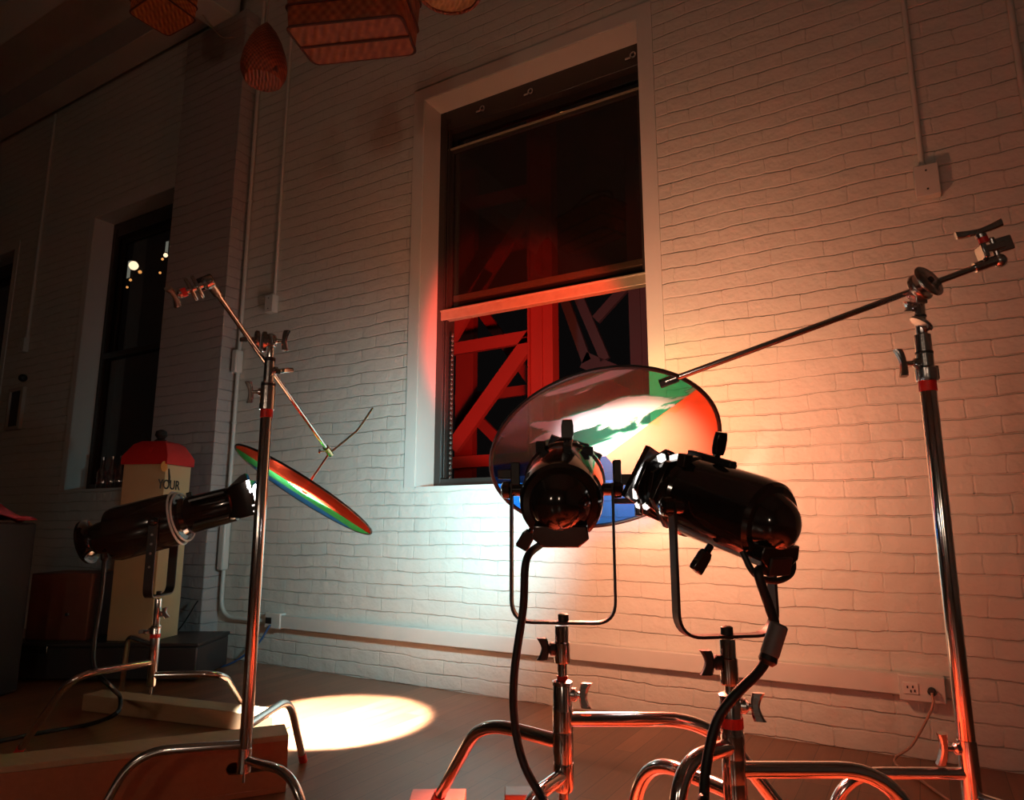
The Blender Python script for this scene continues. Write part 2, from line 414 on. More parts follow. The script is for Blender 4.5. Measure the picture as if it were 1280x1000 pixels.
# ------------------------------------------------------------------ room
WY = 3.05                    # inner face of the brick wall
X0, X1, YF, ZC = -9.2, 3.2, -3.6, 5.0
def wall_holes(mb, x0, x1, z0, z1, holes, y, t):
    xs = sorted({x0, x1} | {h[0] for h in holes} | {h[1] for h in holes})
    zs = sorted({z0, z1} | {h[2] for h in holes} | {h[3] for h in holes})
    def solid(i, k):
        if i < 0 or k < 0 or i >= len(xs) - 1 or k >= len(zs) - 1: return False
        cx, cz = (xs[i] + xs[i + 1]) / 2, (zs[k] + zs[k + 1]) / 2
        return not any(h[0] < cx < h[1] and h[2] < cz < h[3] for h in holes)
    vv = {}
    def v(x, yy, z):
        key = (round(x, 5), round(yy, 5), round(z, 5))
        if key not in vv: vv[key] = mb.bm.verts.new(key)
        return vv[key]
    for i in range(len(xs) - 1):
        for k in range(len(zs) - 1):
            if not solid(i, k): continue
            a, b, c, d = xs[i], xs[i + 1], zs[k], zs[k + 1]
            mb.bm.faces.new((v(a, y, c), v(b, y, c), v(b, y, d), v(a, y, d)))
            mb.bm.faces.new((v(a, y + t, c), v(a, y + t, d), v(b, y + t, d), v(b, y + t, c)))
            for (di, dk, p, q) in ((-1, 0, (a, c), (a, d)), (1, 0, (b, c), (b, d)), (0, -1, (a, c), (b, c)), (0, 1, (a, d), (b, d))):
                if not solid(i + di, k + dk):
                    mb.bm.faces.new((v(p[0], y, p[1]), v(q[0], y, q[1]), v(q[0], y + t, q[1]), v(p[0], y + t, p[1])))
    return mb
W1 = (-2.40, -1.035, 1.03, 3.385)
W2 = (-5.98, -4.60, 1.10, 3.46)
W3 = (-8.75, -7.35, 1.10, 3.46)
b = wall_holes(MB(), X0, X1, 0, ZC, [W1, W2, W3], WY, 0.27).build('wall_back', BRICK, org='world'); b['kind'] = 'structure'
# pier standing proud of the wall
p = MB().box((-4.33, 2.99, 2.3), 0.70, 0.13, 4.6).build('wall_pier', BRICK_SHADED, org='world', bevel=0.006)
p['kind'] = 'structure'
def struct(mb, name, m, org='world', **k):
    o = mb.build(name, m, org=org, **k); o['kind'] = 'structure'; return o
struct(MB().box(((X0 + X1) / 2, (YF + WY) / 2, -0.05), X1 - X0 + .2, WY - YF + 0.2, 0.1), 'floor', FLOOR)
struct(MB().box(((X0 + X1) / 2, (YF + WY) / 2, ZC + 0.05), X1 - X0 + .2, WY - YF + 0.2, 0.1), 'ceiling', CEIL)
struct(MB().box((X0 - .05, (YF + WY) / 2, ZC / 2), .1, WY - YF + 0.2, ZC), 'wall_left', BRICK_SHADED)
struct(MB().box((X1 + .05, (YF + WY) / 2, ZC / 2), .1, WY - YF + 0.2, ZC), 'wall_right', BRICK_SHADED)
struct(MB().box(((X0 + X1) / 2, YF - .05, ZC / 2), X1 - X0 + .2, .1, ZC), 'wall_front', BRICK_SHADED)
# ceiling joists along the wall and the girder that lands on the pier
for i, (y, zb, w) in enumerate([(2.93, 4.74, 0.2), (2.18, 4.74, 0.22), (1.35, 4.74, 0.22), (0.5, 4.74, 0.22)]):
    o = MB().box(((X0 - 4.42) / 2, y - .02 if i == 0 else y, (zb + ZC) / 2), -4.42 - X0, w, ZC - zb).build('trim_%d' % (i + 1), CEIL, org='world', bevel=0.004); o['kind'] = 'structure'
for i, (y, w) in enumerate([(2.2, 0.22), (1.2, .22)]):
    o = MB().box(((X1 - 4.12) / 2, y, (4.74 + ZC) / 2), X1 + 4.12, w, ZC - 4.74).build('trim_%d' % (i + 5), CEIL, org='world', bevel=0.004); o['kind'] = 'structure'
o = MB().box((-4.27, (YF + 2.93) / 2, (4.60 + ZC) / 2), 0.26, 2.93 - YF + .1, ZC - 4.60).build('trim_7', PAINT, org='world', bevel=0.005); o['kind'] = 'structure'
# small cross pieces between the joists
o = MB().box((-7.9, 2.5, 4.86), 0.1, 0.6, 0.12).build('trim_8', CEIL, org='world'); o['kind'] = 'structure'

# smooth surround of the near window (three bands) and its reveals
def surround(idx, w, m):
    x0, x1, z0, z1 = w; e = 0.075
    mb = MB()
    mb.box((x0 - e / 2, WY - .002, (z0 + z1 + e) / 2), e, .012, z1 + e - z0)
    mb.box((x1 + e / 2, WY - .002, (z0 + z1 + e) / 2), e, .012, z1 + e - z0)
    mb.box(((x0 + x1) / 2, WY - .002, z1 + e / 2), x1 - x0, .012, e)
    # reveal linings
    mb.box((x0 + .002, WY + .09, (z0 + z1) / 2), .006, .19, z1 - z0)
    mb.box((x1 - .002, WY + .09, (z0 + z1) / 2), .006, .19, z1 - z0)
    mb.box(((x0 + x1) / 2, WY + .09, z1 - .002), x1 - x0, .19, .006)
    mb.box(((x0 + x1) / 2, WY + .085, z0 - .002), x1 - x0, .18, .014)
    o = mb.build('trim_%d' % idx, m, org='world'); o['kind'] = 'structure'
surround(9, W1, PLASTER); surround(10, W2, PLASTER); surround(11, W3, PLASTER)

def frame_boxes(mb, x0, x1, z0, z1, y, t, wl, wr, wb, wt):
    mb.box((x0 + wl / 2, y, (z0 + z1) / 2), wl, t, z1 - z0)
    mb.box((x1 - wr / 2, y, (z0 + z1) / 2), wr, t, z1 - z0)
    if wb: mb.box(((x0 + wl + x1 - wr) / 2, y, z0 + wb / 2), x1 - x0 - wl - wr, t, wb)
    if wt: mb.box(((x0 + wl + x1 - wr) / 2, y, z1 - wt / 2), x1 - x0 - wl - wr, t, wt)
    return mb
def window(idx, w, zm, raised):
    x0, x1, z0, z1 = w
    root = thing('window_%d' % idx, 'dark framed sash window', 'window', ((x0 + x1) / 2, WY + .2, z0), kind='structure')
    del root['label']; del root['category']
    Y = WY + 0.18
    mb = frame_boxes(MB(), x0, x1, z0 + .005, z1 - .004, Y + .04, .12, .05, .035, .05, .13)
    mb.build('frame', SASH, root, bevel=0.003)
    # parting beads
    mb = MB()
    for xx in (x0 + .058, x0 + .075, x1 - .042):
        mb.box((xx, Y - .01, (z0 + z1) / 2), .007, .03, z1 - z0 - .12)
    mb.build('sash_track', SASH, root, bevel=0.002)
    a, c = x0 + .05, x1 - .035
    # upper sash (outer)
    up_ = frame_boxes(MB(), a, c, zm, z1 - .13, Y + .055, .035, .045, .045, .05, .05).build('upper_sash', SASH, root, bevel=0.003)
    MB().box(((a + c) / 2, Y + .055, (zm + z1 - .13) / 2), c - a - .08, .005, z1 - .13 - zm - .08).build('glass_pane', GLASS, up_)
    lo0 = zm - 0.10 if raised else z0 + .05
    lo1 = z1 - .26 if raised else zm + 0.03
    lo = frame_boxes(MB(), a + .005, c - .005, lo0 + .06, lo1, Y + .01, .03, .04, .04, 0.001, .03).build('lower_sash', SASH, root, bevel=0.003)
    MB().box(((a + c) / 2, Y + .01, (lo0 + .03 + lo1) / 2), c - a - .08, .005, lo1 - lo0 - .06).build('glass_pane', GLASS, lo)
    if raised:
        mb = MB().box(((a + c) / 2, Y - .005, lo0 + .03), c - a + .02, .05, .062)
        mb.box(((a + c) / 2, Y - .032, lo0 + .055), c - a + .02, .012, .012)
        mb.build('bottom_rail', BAR, lo, bevel=0.003)
        MB().box(((a + c) / 2, Y - .008, lo1 - .006), c - a - .02, .012, .010).build('top_rail', BAR, lo)  # lighter strip paints in the green-lit line along the sash top
        MB().box(((a + c) / 2, Y + .03, zm + .04), c - a - .04, .022, .035).build('meeting_rail', BAR, up_, bevel=0.003)
        for fx in (0.22, 0.48, 0.97):
            xx = a + (c - a) * fx - .01
            MB().torus(V((xx, Y - .03, z1 - .075)), (0, 1, 0), .014, .005, 20, 8).box((xx - .03, Y - .025, z1 - .085), .03, .01, .012).build('sash_catch', DKCHROME, root)
    else:
        MB().box(((a + c) / 2, Y - .005, zm + .01), c - a, .05, .05).build('meeting_rail', SASH, lo, bevel=0.003)
    return root
window(1, W1, 2.12, True)
window(2, W2, 2.23, False)
window(3, W3, 2.23, False)
# beaded chain in the left track of the near window
mb = MB()
for i in range(30):
    z = 1.09 + i * 0.029
    mb.ball((W1[0] + .098, WY + .19, z), .010, 8, (1, .6, 1.2))
o = mb.build('sash_chain', DKCHROME); tag(o, 'beaded sash chain down the left side of the near window opening', 'chain')

# ------------------------------------------------------------------ outside
root = thing('steel_tower', 'red-lit lattice steel tower standing outside the near window', 'tower', (-3.2, 5.8, -1.0))
def flatbar(a, b_, w, t=0.05): return MB().tube([a, b_], w / 2, flat=(V((0, 1, 0)), t / 2))
Yt = 5.5
def g(px, py, Y=Yt): return onY(px, py, Y)
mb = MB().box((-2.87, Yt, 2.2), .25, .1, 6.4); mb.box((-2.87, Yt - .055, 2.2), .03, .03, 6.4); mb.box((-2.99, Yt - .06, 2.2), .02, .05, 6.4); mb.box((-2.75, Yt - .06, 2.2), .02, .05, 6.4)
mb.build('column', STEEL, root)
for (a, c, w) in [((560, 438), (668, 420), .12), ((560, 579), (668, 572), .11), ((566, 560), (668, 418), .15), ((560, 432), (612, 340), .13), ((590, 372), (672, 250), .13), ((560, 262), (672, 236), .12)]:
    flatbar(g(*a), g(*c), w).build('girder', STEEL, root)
Y2 = 7.0
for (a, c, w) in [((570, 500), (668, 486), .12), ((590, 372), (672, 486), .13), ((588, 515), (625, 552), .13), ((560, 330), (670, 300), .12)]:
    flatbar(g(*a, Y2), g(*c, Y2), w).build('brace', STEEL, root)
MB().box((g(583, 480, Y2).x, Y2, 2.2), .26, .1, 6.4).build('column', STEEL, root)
for (a, c, w) in [((705, 372), (734, 452), .12), ((722, 368), (757, 450), .12), ((730, 450), (800, 480), .2), ((745, 400), (790, 350), .12)]:
    flatbar(g(*a, 7.5), g(*c, 7.5), w).build('brace', GSTEEL, root)
for px in (797, 812):
    MB().box((g(px, 450, 7.5).x, 7.5, 2.2), .14, .1, 6.4).build('column', GSTEEL, root)
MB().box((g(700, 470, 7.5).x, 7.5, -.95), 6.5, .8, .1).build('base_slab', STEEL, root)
struct(MB().box((-6, 12, -1.1), 40, 17, .1), 'ground', mat('dark_asphalt', (0.05, .05, .05), .9))
# glowing balls added outside for room lamps mirrored in the far window glass
glow_warm = mat('warm_reflection_glow', (1, .8, .5), .5, emit=(1.0, 0.50, 0.15), es=2.2)
glow_white = mat('white_reflection_glow', (1, 1, .9), .5, emit=(1.0, 0.85, 0.62), es=4)
dist = [(167, 332, .13, glow_white, 'brightest warm reflection glow added low left behind the far window'), (175, 340, .05, glow_warm, 'small reflection glow added just below the brightest one behind the far window'),
        (150, 356, .055, glow_warm, 'lower small orange reflection glow added at left behind the far window'), (159, 359, .035, glow_warm, 'tiny orange reflection glow added beside the lower one behind the far window'),
        (207, 319, .06, glow_white, 'small white reflection glow added at the right edge of the far window'), (203, 324, .035, glow_warm, 'tiny reflection glow added under the white one at the far window edge'),
        (163, 350, .04, glow_warm, 'faint amber reflection glow added between brighter ones behind the far window'), (200, 341, .035, glow_warm, 'faint amber reflection glow added low by the right edge of the far window')]
for px, py, r, m, lab in dist:
    c = onY(px, py, 11.0)
    rt_ = thing('reflection_glow', lab, 'reflection', c - V((0, 0, r)), 'reflection glows added outside the far window')
    MB().ball(c, r, 12).build('glow_ball', m, rt_)
    MB().cyl(c + V((0, .01, r * .8)), c + V((0, .01, r * 1.5)), r * .5, 10).build('cap', BLACKM, rt_)
for px, py, w, h_, lab in [(162, 337, .20, .55, 'tall pale lit pane beside the brightest reflection glow through the far window'), (209, 312, .16, .50, 'tall pale lit pane at the right edge of the far window')]:
    c = onY(px, py, 11.3)
    rt_ = thing('lit_pane', lab, 'window', c - V((0, 0, h_ / 2)), 'lit panes outside the far window')
    MB().box(c, w, .02, h_).build('pane', mat('lit_pane_glass', (.6, .7, .7), .4, emit=(0.7, 0.85, 0.8), es=0.45), rt_)
    mb = frame_boxes(MB(), c.x - w / 2 - .03, c.x + w / 2 + .03, c.z - h_ / 2 - .03, c.z + h_ / 2 + .03, c.y, .05, .03, .03, .03, .03)
    mb.build('frame', BLACKM, rt_)
for px, py, r, lab in [(583, 183, .03, 'small gold reflection glow added at upper left of the near window'), (590, 186, .024, 'gold reflection glow added just right of the upper left one in the near window'), (702, 141, .028, 'small gold reflection glow added high in the middle of the near window'), (709, 146, .024, 'gold reflection glow added just right of the high middle one'), (771, 92, .03, 'amber reflection glow added at the top right of the near window')]:
    c = onY(px, py, 9.0)
    rt_ = thing('reflection_glow', lab, 'reflection', c - V((0, 0, r)), 'reflection glows added outside the near window')
    MB().ball(c, r, 12, (1.6, .6, .6)).build('glow_ball', glow_warm, rt_)  # added glows standing in for gold reflections in the glass

# ------------------------------------------------------------------ conduits and raceway
def conduit(name, label, top, bot, boxc, bs, off=.012, r=.011):
    rr = thing(name, label, 'conduit', (boxc[0], WY, boxc[1] - bs[1] / 2))
    MB().cyl((top[0], WY - off, top[1]), (bot[0], WY - off, bot[1]), r, 14).build('pipe', PAINT, rr)
    MB().box((boxc[0], WY - bs[2] / 2 - .002, boxc[1]), bs[0], bs[2], bs[1]).build('junction_box', PAINT, rr, bevel=.003)
    MB().cyl((bot[0], WY - off, bot[1] - .004), (bot[0], WY - off, bot[1] + .02), r * 1.5, 14).build('coupling', PAINT, rr)
    for dz in (-.3, .3):
        MB().cyl((boxc[0], WY - bs[2] - .004, boxc[1] + dz * bs[1]), (boxc[0], WY - bs[2] + .001, boxc[1] + dz * bs[1]), .004, 10).build('screw', DKCHROME, rr)
    return rr
conduit('wall_conduit', 'painted conduit and square box to the right of the near window', (.125, 4.99), (.125, 2.225), (.135, 2.165), (.085, .13, .045))
conduit('wall_conduit', 'thin painted conduit ending in a small box between pier and near window', (-3.62, 4.99), (-3.62, 2.33), (-3.63, 2.28), (.075, .12, .05))
conduit('wall_conduit', 'dim painted conduit and box left of the far window', (-6.88, 4.73), (-6.88, 2.5), (-6.9, 2.43), (.09, .13, .045), .012, .014)
xr_ = onY(1267, 40, WY).x
o = MB().cyl((xr_, WY - .012, 0.0), (xr_, WY - .012, 5.0), .012, 14).build('wall_conduit', PAINT)
tag(o, 'bare painted pipe running up the wall at the far right', 'conduit')
# thin pipe up the inside corner of the pier, with box and bend to the raceway
rr = thing('corner_pipe', 'painted pipe running up the corner beside the brick pier', 'conduit', (-3.93, WY, .3))
pts = corner([(-3.93, WY - .02, 4.7), (-3.93, WY - .02, .25), (-3.50, WY - .02, .25)], .13, 10)
MB().tube(pts, .013, 12).build('pipe', PAINT, rr)
MB().box((-3.925, WY - .035, 1.92), .05, .06, .16).build('junction_box', PAINT, rr, bevel=.01)
MB().box((-3.925, WY - .035, .70), .055, .05, .32).build('cover_strip', PAINT, rr, bevel=.01)
for z in (3.62, 3.1, 2.6, 1.5): MB().torus(V((-3.93, WY - .02, z)), (0, 0, 1), .014, .005, 16, 6).build('pipe_clamp', PAINT, rr)
rr = thing('cable_raceway', 'long white surface raceway with outlets running low along the brick wall', 'raceway', (-1.8, WY, .22))
MB().box((-1.74, WY - .02, .258), 3.26, .04, .075).build('channel', PAINT, rr, bevel=.004)
MB().box((-3.42, WY - .024, .262), .13, .048, .09).build('end_box', PAINT, rr, bevel=.004)
MB().box((-3.45, WY - .05, .262), .05, .006, .035).build('socket', BLACKM, rr, bevel=.002)
ob_ = MB().box((-.055, WY - .03, .252), .145, .06, .088).build('outlet_box', PAINT, rr, bevel=.004)
MB().box((-.09, WY - .062, .252), .05, .006, .04).build('face_plate', mat('outlet_plate', (.7, .66, .6), .3), ob_, bevel=.002)
mb = MB()
for dx, dz in ((-.1, .256), (-.083, .258), (-.09, .243), (-.078, .245)): mb.box((dx, WY - .0655, dz), .005, .003, .009)
mb.build('socket_slot', BLACKM, ob_)
# plug and lead
pl = thing('plug_lead', 'grey plug and thin lead hanging from the outlet box to the floor', 'lead', (-.03, WY - .08, 0))
MB().lathe(V((-.025, WY - .061, .25)), (0, -1, 0), [(0, .013), (.02, .014), (.03, .009)], 14).build('plug', BLACKM, pl)
pts = smooth([(-.025, WY - .095, .25), (-.03, WY - .10, .2), (-.10, WY - .09, .07), (-.16, WY - .12, .012), (-.06, WY - .3, .006), (.03, WY - .55, .006), (-.05, WY - .85, .006), (-.2, WY - .9, .006), (-.3, WY - .75, .006)], 8)
MB().tube(pts, .0045, 8).build('wire', mat('orange_brown_lead', (.5, .28, .2), .5), pl)
# blue lead by the pier
pts = smooth([(-3.42, WY - .06, .24), (-3.47, WY - .12, .12), (-3.62, WY - .2, .012), (-3.8, WY - .28, .006), (-4.05, WY - .45, .006), (-4.25, WY - .35, .006)], 8)
tag(MB().tube(pts, .006, 8).build('thin_lead', mat('blue_lead', (.03, .08, .2), .5)), 'thin dark blue lead lying on the floor by the brick pier', 'lead')
pts = smooth([(-3.96, 2.88, .36), (-4.1, 2.84, .16), (-4.3, 2.75, .012), (-4.35, 2.5, .006)], 8)
tag(MB().tube(pts, .004, 8).build('thin_lead', RUBBER), 'thin black wire hanging down the front of the brick pier', 'lead')

# ------------------------------------------------------------------ stands
def t_handle(parent, p, dirv, barv, L=.035, bl=.034, mid=.005, name='t_handle', m=None, br=.0085):
    """threaded shaft out of p along dirv ending in a flat cross bar along barv"""
    d = V(dirv).normalized(); bv = V(barv); bv = (bv - d * bv.dot(d)).normalized(); th = d.cross(bv)
    mb = MB().tube([p, p + d * L], [mid * 1.5, mid], 12)
    mb.lathe(p, d, [(0, mid * 2.4), (.008, mid * 2.4), (.012, mid * 1.4)], 12)
    c = p + d * (L + br * .5)
    loops = []
    for k in range(9):
        t = -1 + 2 * k / 8; off = (t * t) * .006
        w = br * (.75 + .35 * abs(t)); hh = .0075
        q = c + bv * (t * bl) + d * off
        loops.append([q + d * (w * a) + th * (hh * b_) for a, b_ in ((1, .6), (.6, 1), (-.6, 1), (-1, .6), (-1, -.6), (-.6, -1), (.6, -1), (1, -.6))])
    mb.loft(loops)
    return mb.build(name, m or DKCHROME, parent)

def grip_head(parent, c, ax, armd, handle=1, name='grip_head', r=.033, hl=.03, bar=None, m=None):
    """two clamping discs on a bolt, a receiver block and a T handle"""
    a = V(ax).normalized(); ad = V(armd)
    mb = MB()
    for k in (-1, 1):
        mb.lathe(c + a * (k * .004 if k > 0 else -.018), a, [(0, r * .9), (.002, r), (.011, r), (.014, r * .88)], 28)
    mb.lathe(c - a * .034, a, [(0, .012), (.016, .014)], 16)
    o = mb.build(name, m or DKCHROME, parent)
    t_handle(o, c + a * .018, a, bar or ad.cross(a), hl, .032)
    return o

def leg(parent, pole, za, bend, k=1.38, ztip=0.0, r=.0125, tip=None, rad=.09, foot=True):
    a = V((pole.x, pole.y, za)); bnd = onZ(bend[0], bend[1], za)
    hd = (bnd - a); hd.z = 0
    if tip is None: tp = V((pole.x + hd.x * k, pole.y + hd.y * k, ztip))
    else: tp = V(tip)
    tp.z = ztip + r * .4
    pts = corner([a + hd.normalized() * .012, bnd, tp], rad, 9)
    o = MB().tube(pts, r, 16).build('leg', CHROME, parent)
    e = pts[-1]; d = (pts[-2] - e).normalized()
    if foot: MB().tube([e - d * .002, e + d * .035], r * 1.12, 16).build('foot_tape', REDTAPE, o)
    return pts

def column(parent, x, y, z0, z1, r, m=CHROME, name='column', n=28):
    return MB().lathe(V((x, y, z0)), up, [(0, r * .9), (.004, r), (z1 - z0 - .004, r), (z1 - z0, r * .9)], n).build(name, m, parent)

# directions of the picture plane expressed in the room (used only to set the azimuth of handles)
RI = rt.copy()

# ---- stand A : tall, left, carries the arm with the banded disc
dA = 2.15
pA = dep(306, 945, dA); ax_, ay_ = pA.x, pA.y
def zA(y): return dep(325, y, dA).z
A = thing('c_stand', 'tall chrome stand at left, in front of the box with the hand hole', 'stand', (ax_, ay_, 0), 'chrome grip stands')
column(A, ax_, ay_, zA(962), zA(512), .0178)
MB().lathe(V((ax_, ay_, zA(965))), up, [(0, .019), (zA(935) - zA(965), .019)], 24).build('base_casting', DKCHROME, A)
MB().cyl((ax_, ay_, zA(978)), (ax_, ay_, zA(962)), .004, 8).build('spike_pin', CHROME, A)
legA1 = leg(A, pA, zA(950), (368, 966), 1.36)
legA2 = leg(A, pA, zA(930), (168, 940), 1.33)
ta = onZ(379, 953, 0); legA3 = leg(A, pA, zA(908), (362, 873), tip=ta)
MB().lathe(V((ax_, ay_, zA(522))), up, [(0, .0192), (zA(511) - zA(522), .0192)], 24).build('red_tape_band', REDTAPE, A)
MB().lathe(V((ax_, ay_, zA(512))), up, [(0, .023), (.012, .0235), (zA(478) - zA(512), .022)], 24).build('collar', DKCHROME, A)
MB().lathe(V((ax_, ay_, zA(483))), up, [(0, .0225), (.008, .0225)], 24).build('rubber_ring', BLKRUB, A)
MB().lathe(V((ax_, ay_, zA(482))), up, [(0, .0165), (zA(450) - zA(482), .0165)], 24).build('upper_collar', DKCHROME, A)
MB().lathe(V((ax_, ay_, zA(452))), up, [(0, .017), (.012, .017)], 24).build('rubber_ring', BLKRUB, A)
column(A, ax_, ay_, zA(450), zA(418), .0105, name='riser')
t_handle(A, V((ax_, ay_, zA(490))) - RI * .02, -RI, up - fh * .4, .03)
t_handle(A, V((ax_, ay_, zA(463))) + RI * .016, RI - up * .1 - fh * .3, up * .3 + fh, .028)
hA = V((ax_, ay_, zA(428))) - RI * .03
gh = grip_head(A, hA - fh * .012, -RI * .9 - fh * .45, up, r=.034, hl=.022, bar=fh + up * .2)
t_handle(A, V((ax_, ay_, zA(426))) + RI * .008, RI, up + fh * .1, .03)
MB().box(V((ax_, ay_, zA(426))), .026, .026, .04, (RI, fh, up)).build('receiver', DKCHROME, A, bevel=.004)

# arm A
gA = dep(316, 430, 2.075)
lowA = dep(412, 566, 2.80)
dirA = (lowA - gA).normalized()
# solve the near end on the same straight line
def line_at_px(p, d, px):
    t0, t1 = -2.0, 2.0
    def f(t):
        q = p + d * t - C0; return 640 + F * q.dot(rt) / q.dot(fw) - px
    for _ in range(60):
        tm = (t0 + t1) / 2
        if (f(t0) < 0) != (f(tm) < 0): t1 = tm
        else: t0 = tm
    return p + d * ((t0 + t1) / 2)
t0_, t1_ = -0.9, 0.0
def proj(p):
    q = V(p) - C0; return (640 + F * q.dot(rt) / q.dot(fw), 500 - F * q.dot(uc) / q.dot(fw))
best = min((abs(proj(gA + dirA * (t / 200.0))[0] - 262) + abs(proj(gA + dirA * (t / 200.0))[1] - 352), t) for t in range(-140, 0))
upA = gA + dirA * (best[1] / 200.0)
AR = thing('grip_arm', 'slanting steel arm held by the left stand, clamp head at its upper end', 'arm', gA, 'grip arms')
MB().tube([upA, lowA], .0079, 16).build('rod', CHROME, AR)
sd = (-RI * .82 - up * .5 - fh * .25).normalized()
MB().tube([upA - dirA * .012, upA + dirA * .05], .013, 16).build('sleeve', DKCHROME, AR)
hd = MB()
hd.lathe(upA - sd * .012, sd, [(0, .016), (.02, .018), (.03, .012)], 18)
hd.box(upA + sd * .032, .05, .044, .010, (dirA.cross(sd).normalized(), (sd.cross(dirA.cross(sd))).normalized(), sd))
hd.box(upA + sd * .050, .05, .044, .010, (dirA.cross(sd).normalized(), (sd.cross(dirA.cross(sd))).normalized(), sd))
hd.cyl(upA, upA + sd * .07, .008, 12)
g_ = hd.build('clamp_head', DKCHROME, AR, bevel=.003)
MB().lathe(upA + sd * .062, sd, [(0, .012), (.014, .012)], 16).build('red_ring', REDTAPE, g_)
t_handle(g_, upA + sd * .074, sd, dirA, .016, .034)
MB().box(upA - fh * -.02 - RI * .018 + up * .006, .045, .012, .04, (sd, fh, sd.cross(fh).normalized())).build('clamp_plate', BLACKM, g_, bevel=.004)
# socket block and bent wire that holds the disc
cA = dep(380, 614, 2.86)
MB().tube([lowA - dirA * .05, lowA + dirA * .012], .0125, 14).build('socket_block', mat('brass_block', (.62, .55, .3), .25, 1.0), AR)
MB().lathe(lowA - dirA * .015 - RI * .01, -RI, [(0, .003), (.022, .003), (.023, .010), (.028, .010)], 12).build('thumb_screw', CHROME, AR)

# ---- disc A : nearly edge-on. long axis in the picture slopes down to the right
def picture_axes(c):
    v = (C0 - c).normalized(); r_ = v.cross(up).normalized() * -1
    r_ = up.cross(v).normalized(); u_ = v.cross(r_).normalized()
    return v, r_, u_
def disc(name, label, c, Rr, major_deg, ratio, sgn, m, mount):
    v, r_, u_ = picture_axes(c)
    a = R(major_deg); mj = r_ * math.cos(a) + u_ * math.sin(a); mn = -r_ * math.sin(a) + u_ * math.cos(a)
    s_ = math.sqrt(1 - ratio * ratio)
    nrm = (v * ratio + mn * (s_ * sgn)).normalized()
    loc_y = nrm.cross(mj).normalized()
    if loc_y.dot(mn) < 0: loc_y = -loc_y
    nn = mj.cross(loc_y)
    root = bpy.data.objects.new(name, None); COL.objects.link(root)
    Mx = Matrix((mj, loc_y, nn)).transposed().to_4x4(); Mx.translation = c
    root.matrix_world = Mx; ORG[root.name] = V((0, 0, 0)); tag(root, label, 'disc', 'dichroic filter discs')
    MB().lathe(V((0, 0, -.0015)), (0, 0, 1), [(0, Rr - .003), (.003, Rr - .003)], 96, V((1, 0, 0))).build('filter_glass', m, root)
    MB().torus(V((0, 0, 0)), (0, 0, 1), Rr, .0042 if ratio < .3 else .0062, 96, 8).build('rim', BLACKM, root)
    if mount: MB().lathe(V((0, 0, -.008)), (0, 0, 1), [(0, .016), (.016, .016)], 24).build('hub', DKCHROME, root)
    return root, mj, loc_y, nn, nrm
rA = 99.5 * 2.86 / 879
DA = disc('filter_disc', 'round glass filter disc seen nearly edge-on with red, green and blue bands', cA, rA, -32.3, .135, -1, DISCB, True)
holderpts = corner([dep(466, 510, 2.76), dep(447, 538, 2.78), dep(420, 560, 2.80), lowA, cA + DA[2] * .0 + V((0, 0, .004))], .02, 5)
MB().tube(holderpts, .0042, 10).build('bent_wire', mat('warm_lit_wire', (.62, .55, .35), .3, 1.0), AR)  # brass tone is light on the rod, put into the metal colour

# ---- stand B : tall, right
dB = 1.60
pB = dep(1212, 965, dB); bx, by = pB.x, pB.y
def zB(y): return dep(1175, y, dB).z
B = thing('c_stand', 'tall chrome stand at the far right with long arm reaching to the round colour disc', 'stand', (bx, by, 0), 'chrome grip stands')
column(B, bx, by, zB(998), zB(474), .0178)
MB().lathe(V((bx, by, zB(1003))), up, [(0, .0195), (zB(925) - zB(1003), .0195)], 24).build('base_sleeve', CHROME, B)
legB1 = leg(B, pB, zB(967), (1050, 966), 1.30)
legB2 = leg(B, pB, zB(996), (1300, 1022), 1.30)
legB3 = leg(B, pB, zB(1010), (1190, 1120), 1.35)
t_handle(B, V((bx, by, zB(936))) - RI * .018, -RI, up - fh * .2, .028)
MB().lathe(V((bx, by, zB(489))), up, [(0, .0192), (zB(477) - zB(489), .0192)], 24).build('red_tape_band', REDTAPE, B)
MB().lathe(V((bx, by, zB(477))), up, [(0, .023), (.004, .0245), (.03, .0245), (.036, .0185), (zB(442) - zB(477), .0185)], 24).build('collar', DKCHROME, B)
MB().box(V((bx, by, zB(466))) + RI * .022, .012, .014, .034, (RI, fh, up)).build('collar_clamp', DKCHROME, B, bevel=.003)
MB().lathe(V((bx, by, zB(443))), up, [(0, .0195), (.006, .0195)], 24).build('rubber_ring', BLKRUB, B)
MB().lathe(V((bx, by, zB(441))), up, [(0, .018), (zB(419) - zB(441), .018)], 24).build('upper_collar', DKCHROME, B)
t_handle(B, V((bx, by, zB(454))) - RI * .018, -RI, up + fh * .2, .03)
column(B, bx, by, zB(419), zB(374), .0125, name='riser')
MB().lathe(V((bx, by, zB(397))), up, [(0, .0135), (.005, .0135)], 24).build('rubber_ring', BLKRUB, B)
q = V((bx, by, zB(405))) - fh * .022 - RI * .008
nd = (-fh * .78 + RI * .35 - up * -.5).normalized(); vq_, rq_, uq_ = picture_axes(q)
nd = (vq_ * .32 - rq_ * .60 - uq_ * .74).normalized()
MB().lathe(q, nd, [(0, .022), (.004, .027), (.009, .027), (.011, .018)], 24).build('locking_knob', DKCHROME, B)
gB = dep(1156, 355, 1.58)
vB_, rB_, uB_ = picture_axes(gB)
nB = (vB_ * .38 + rB_ * .78 + uB_ * .50).normalized()
mb = MB()
mb.lathe(gB + nB * .006, nB, [(0, .036), (.003, .043), (.007, .043), (.011, .036)], 36)
mb.lathe(gB - nB * .026, nB, [(0, .020), (.005, .033), (.014, .036), (.020, .033)], 32)
mb.cyl(gB - nB * .05, gB + nB * .014, .008, 14)
mb.box(V((bx, by, zB(371))), .028, .028, .04, (RI, fh, up))
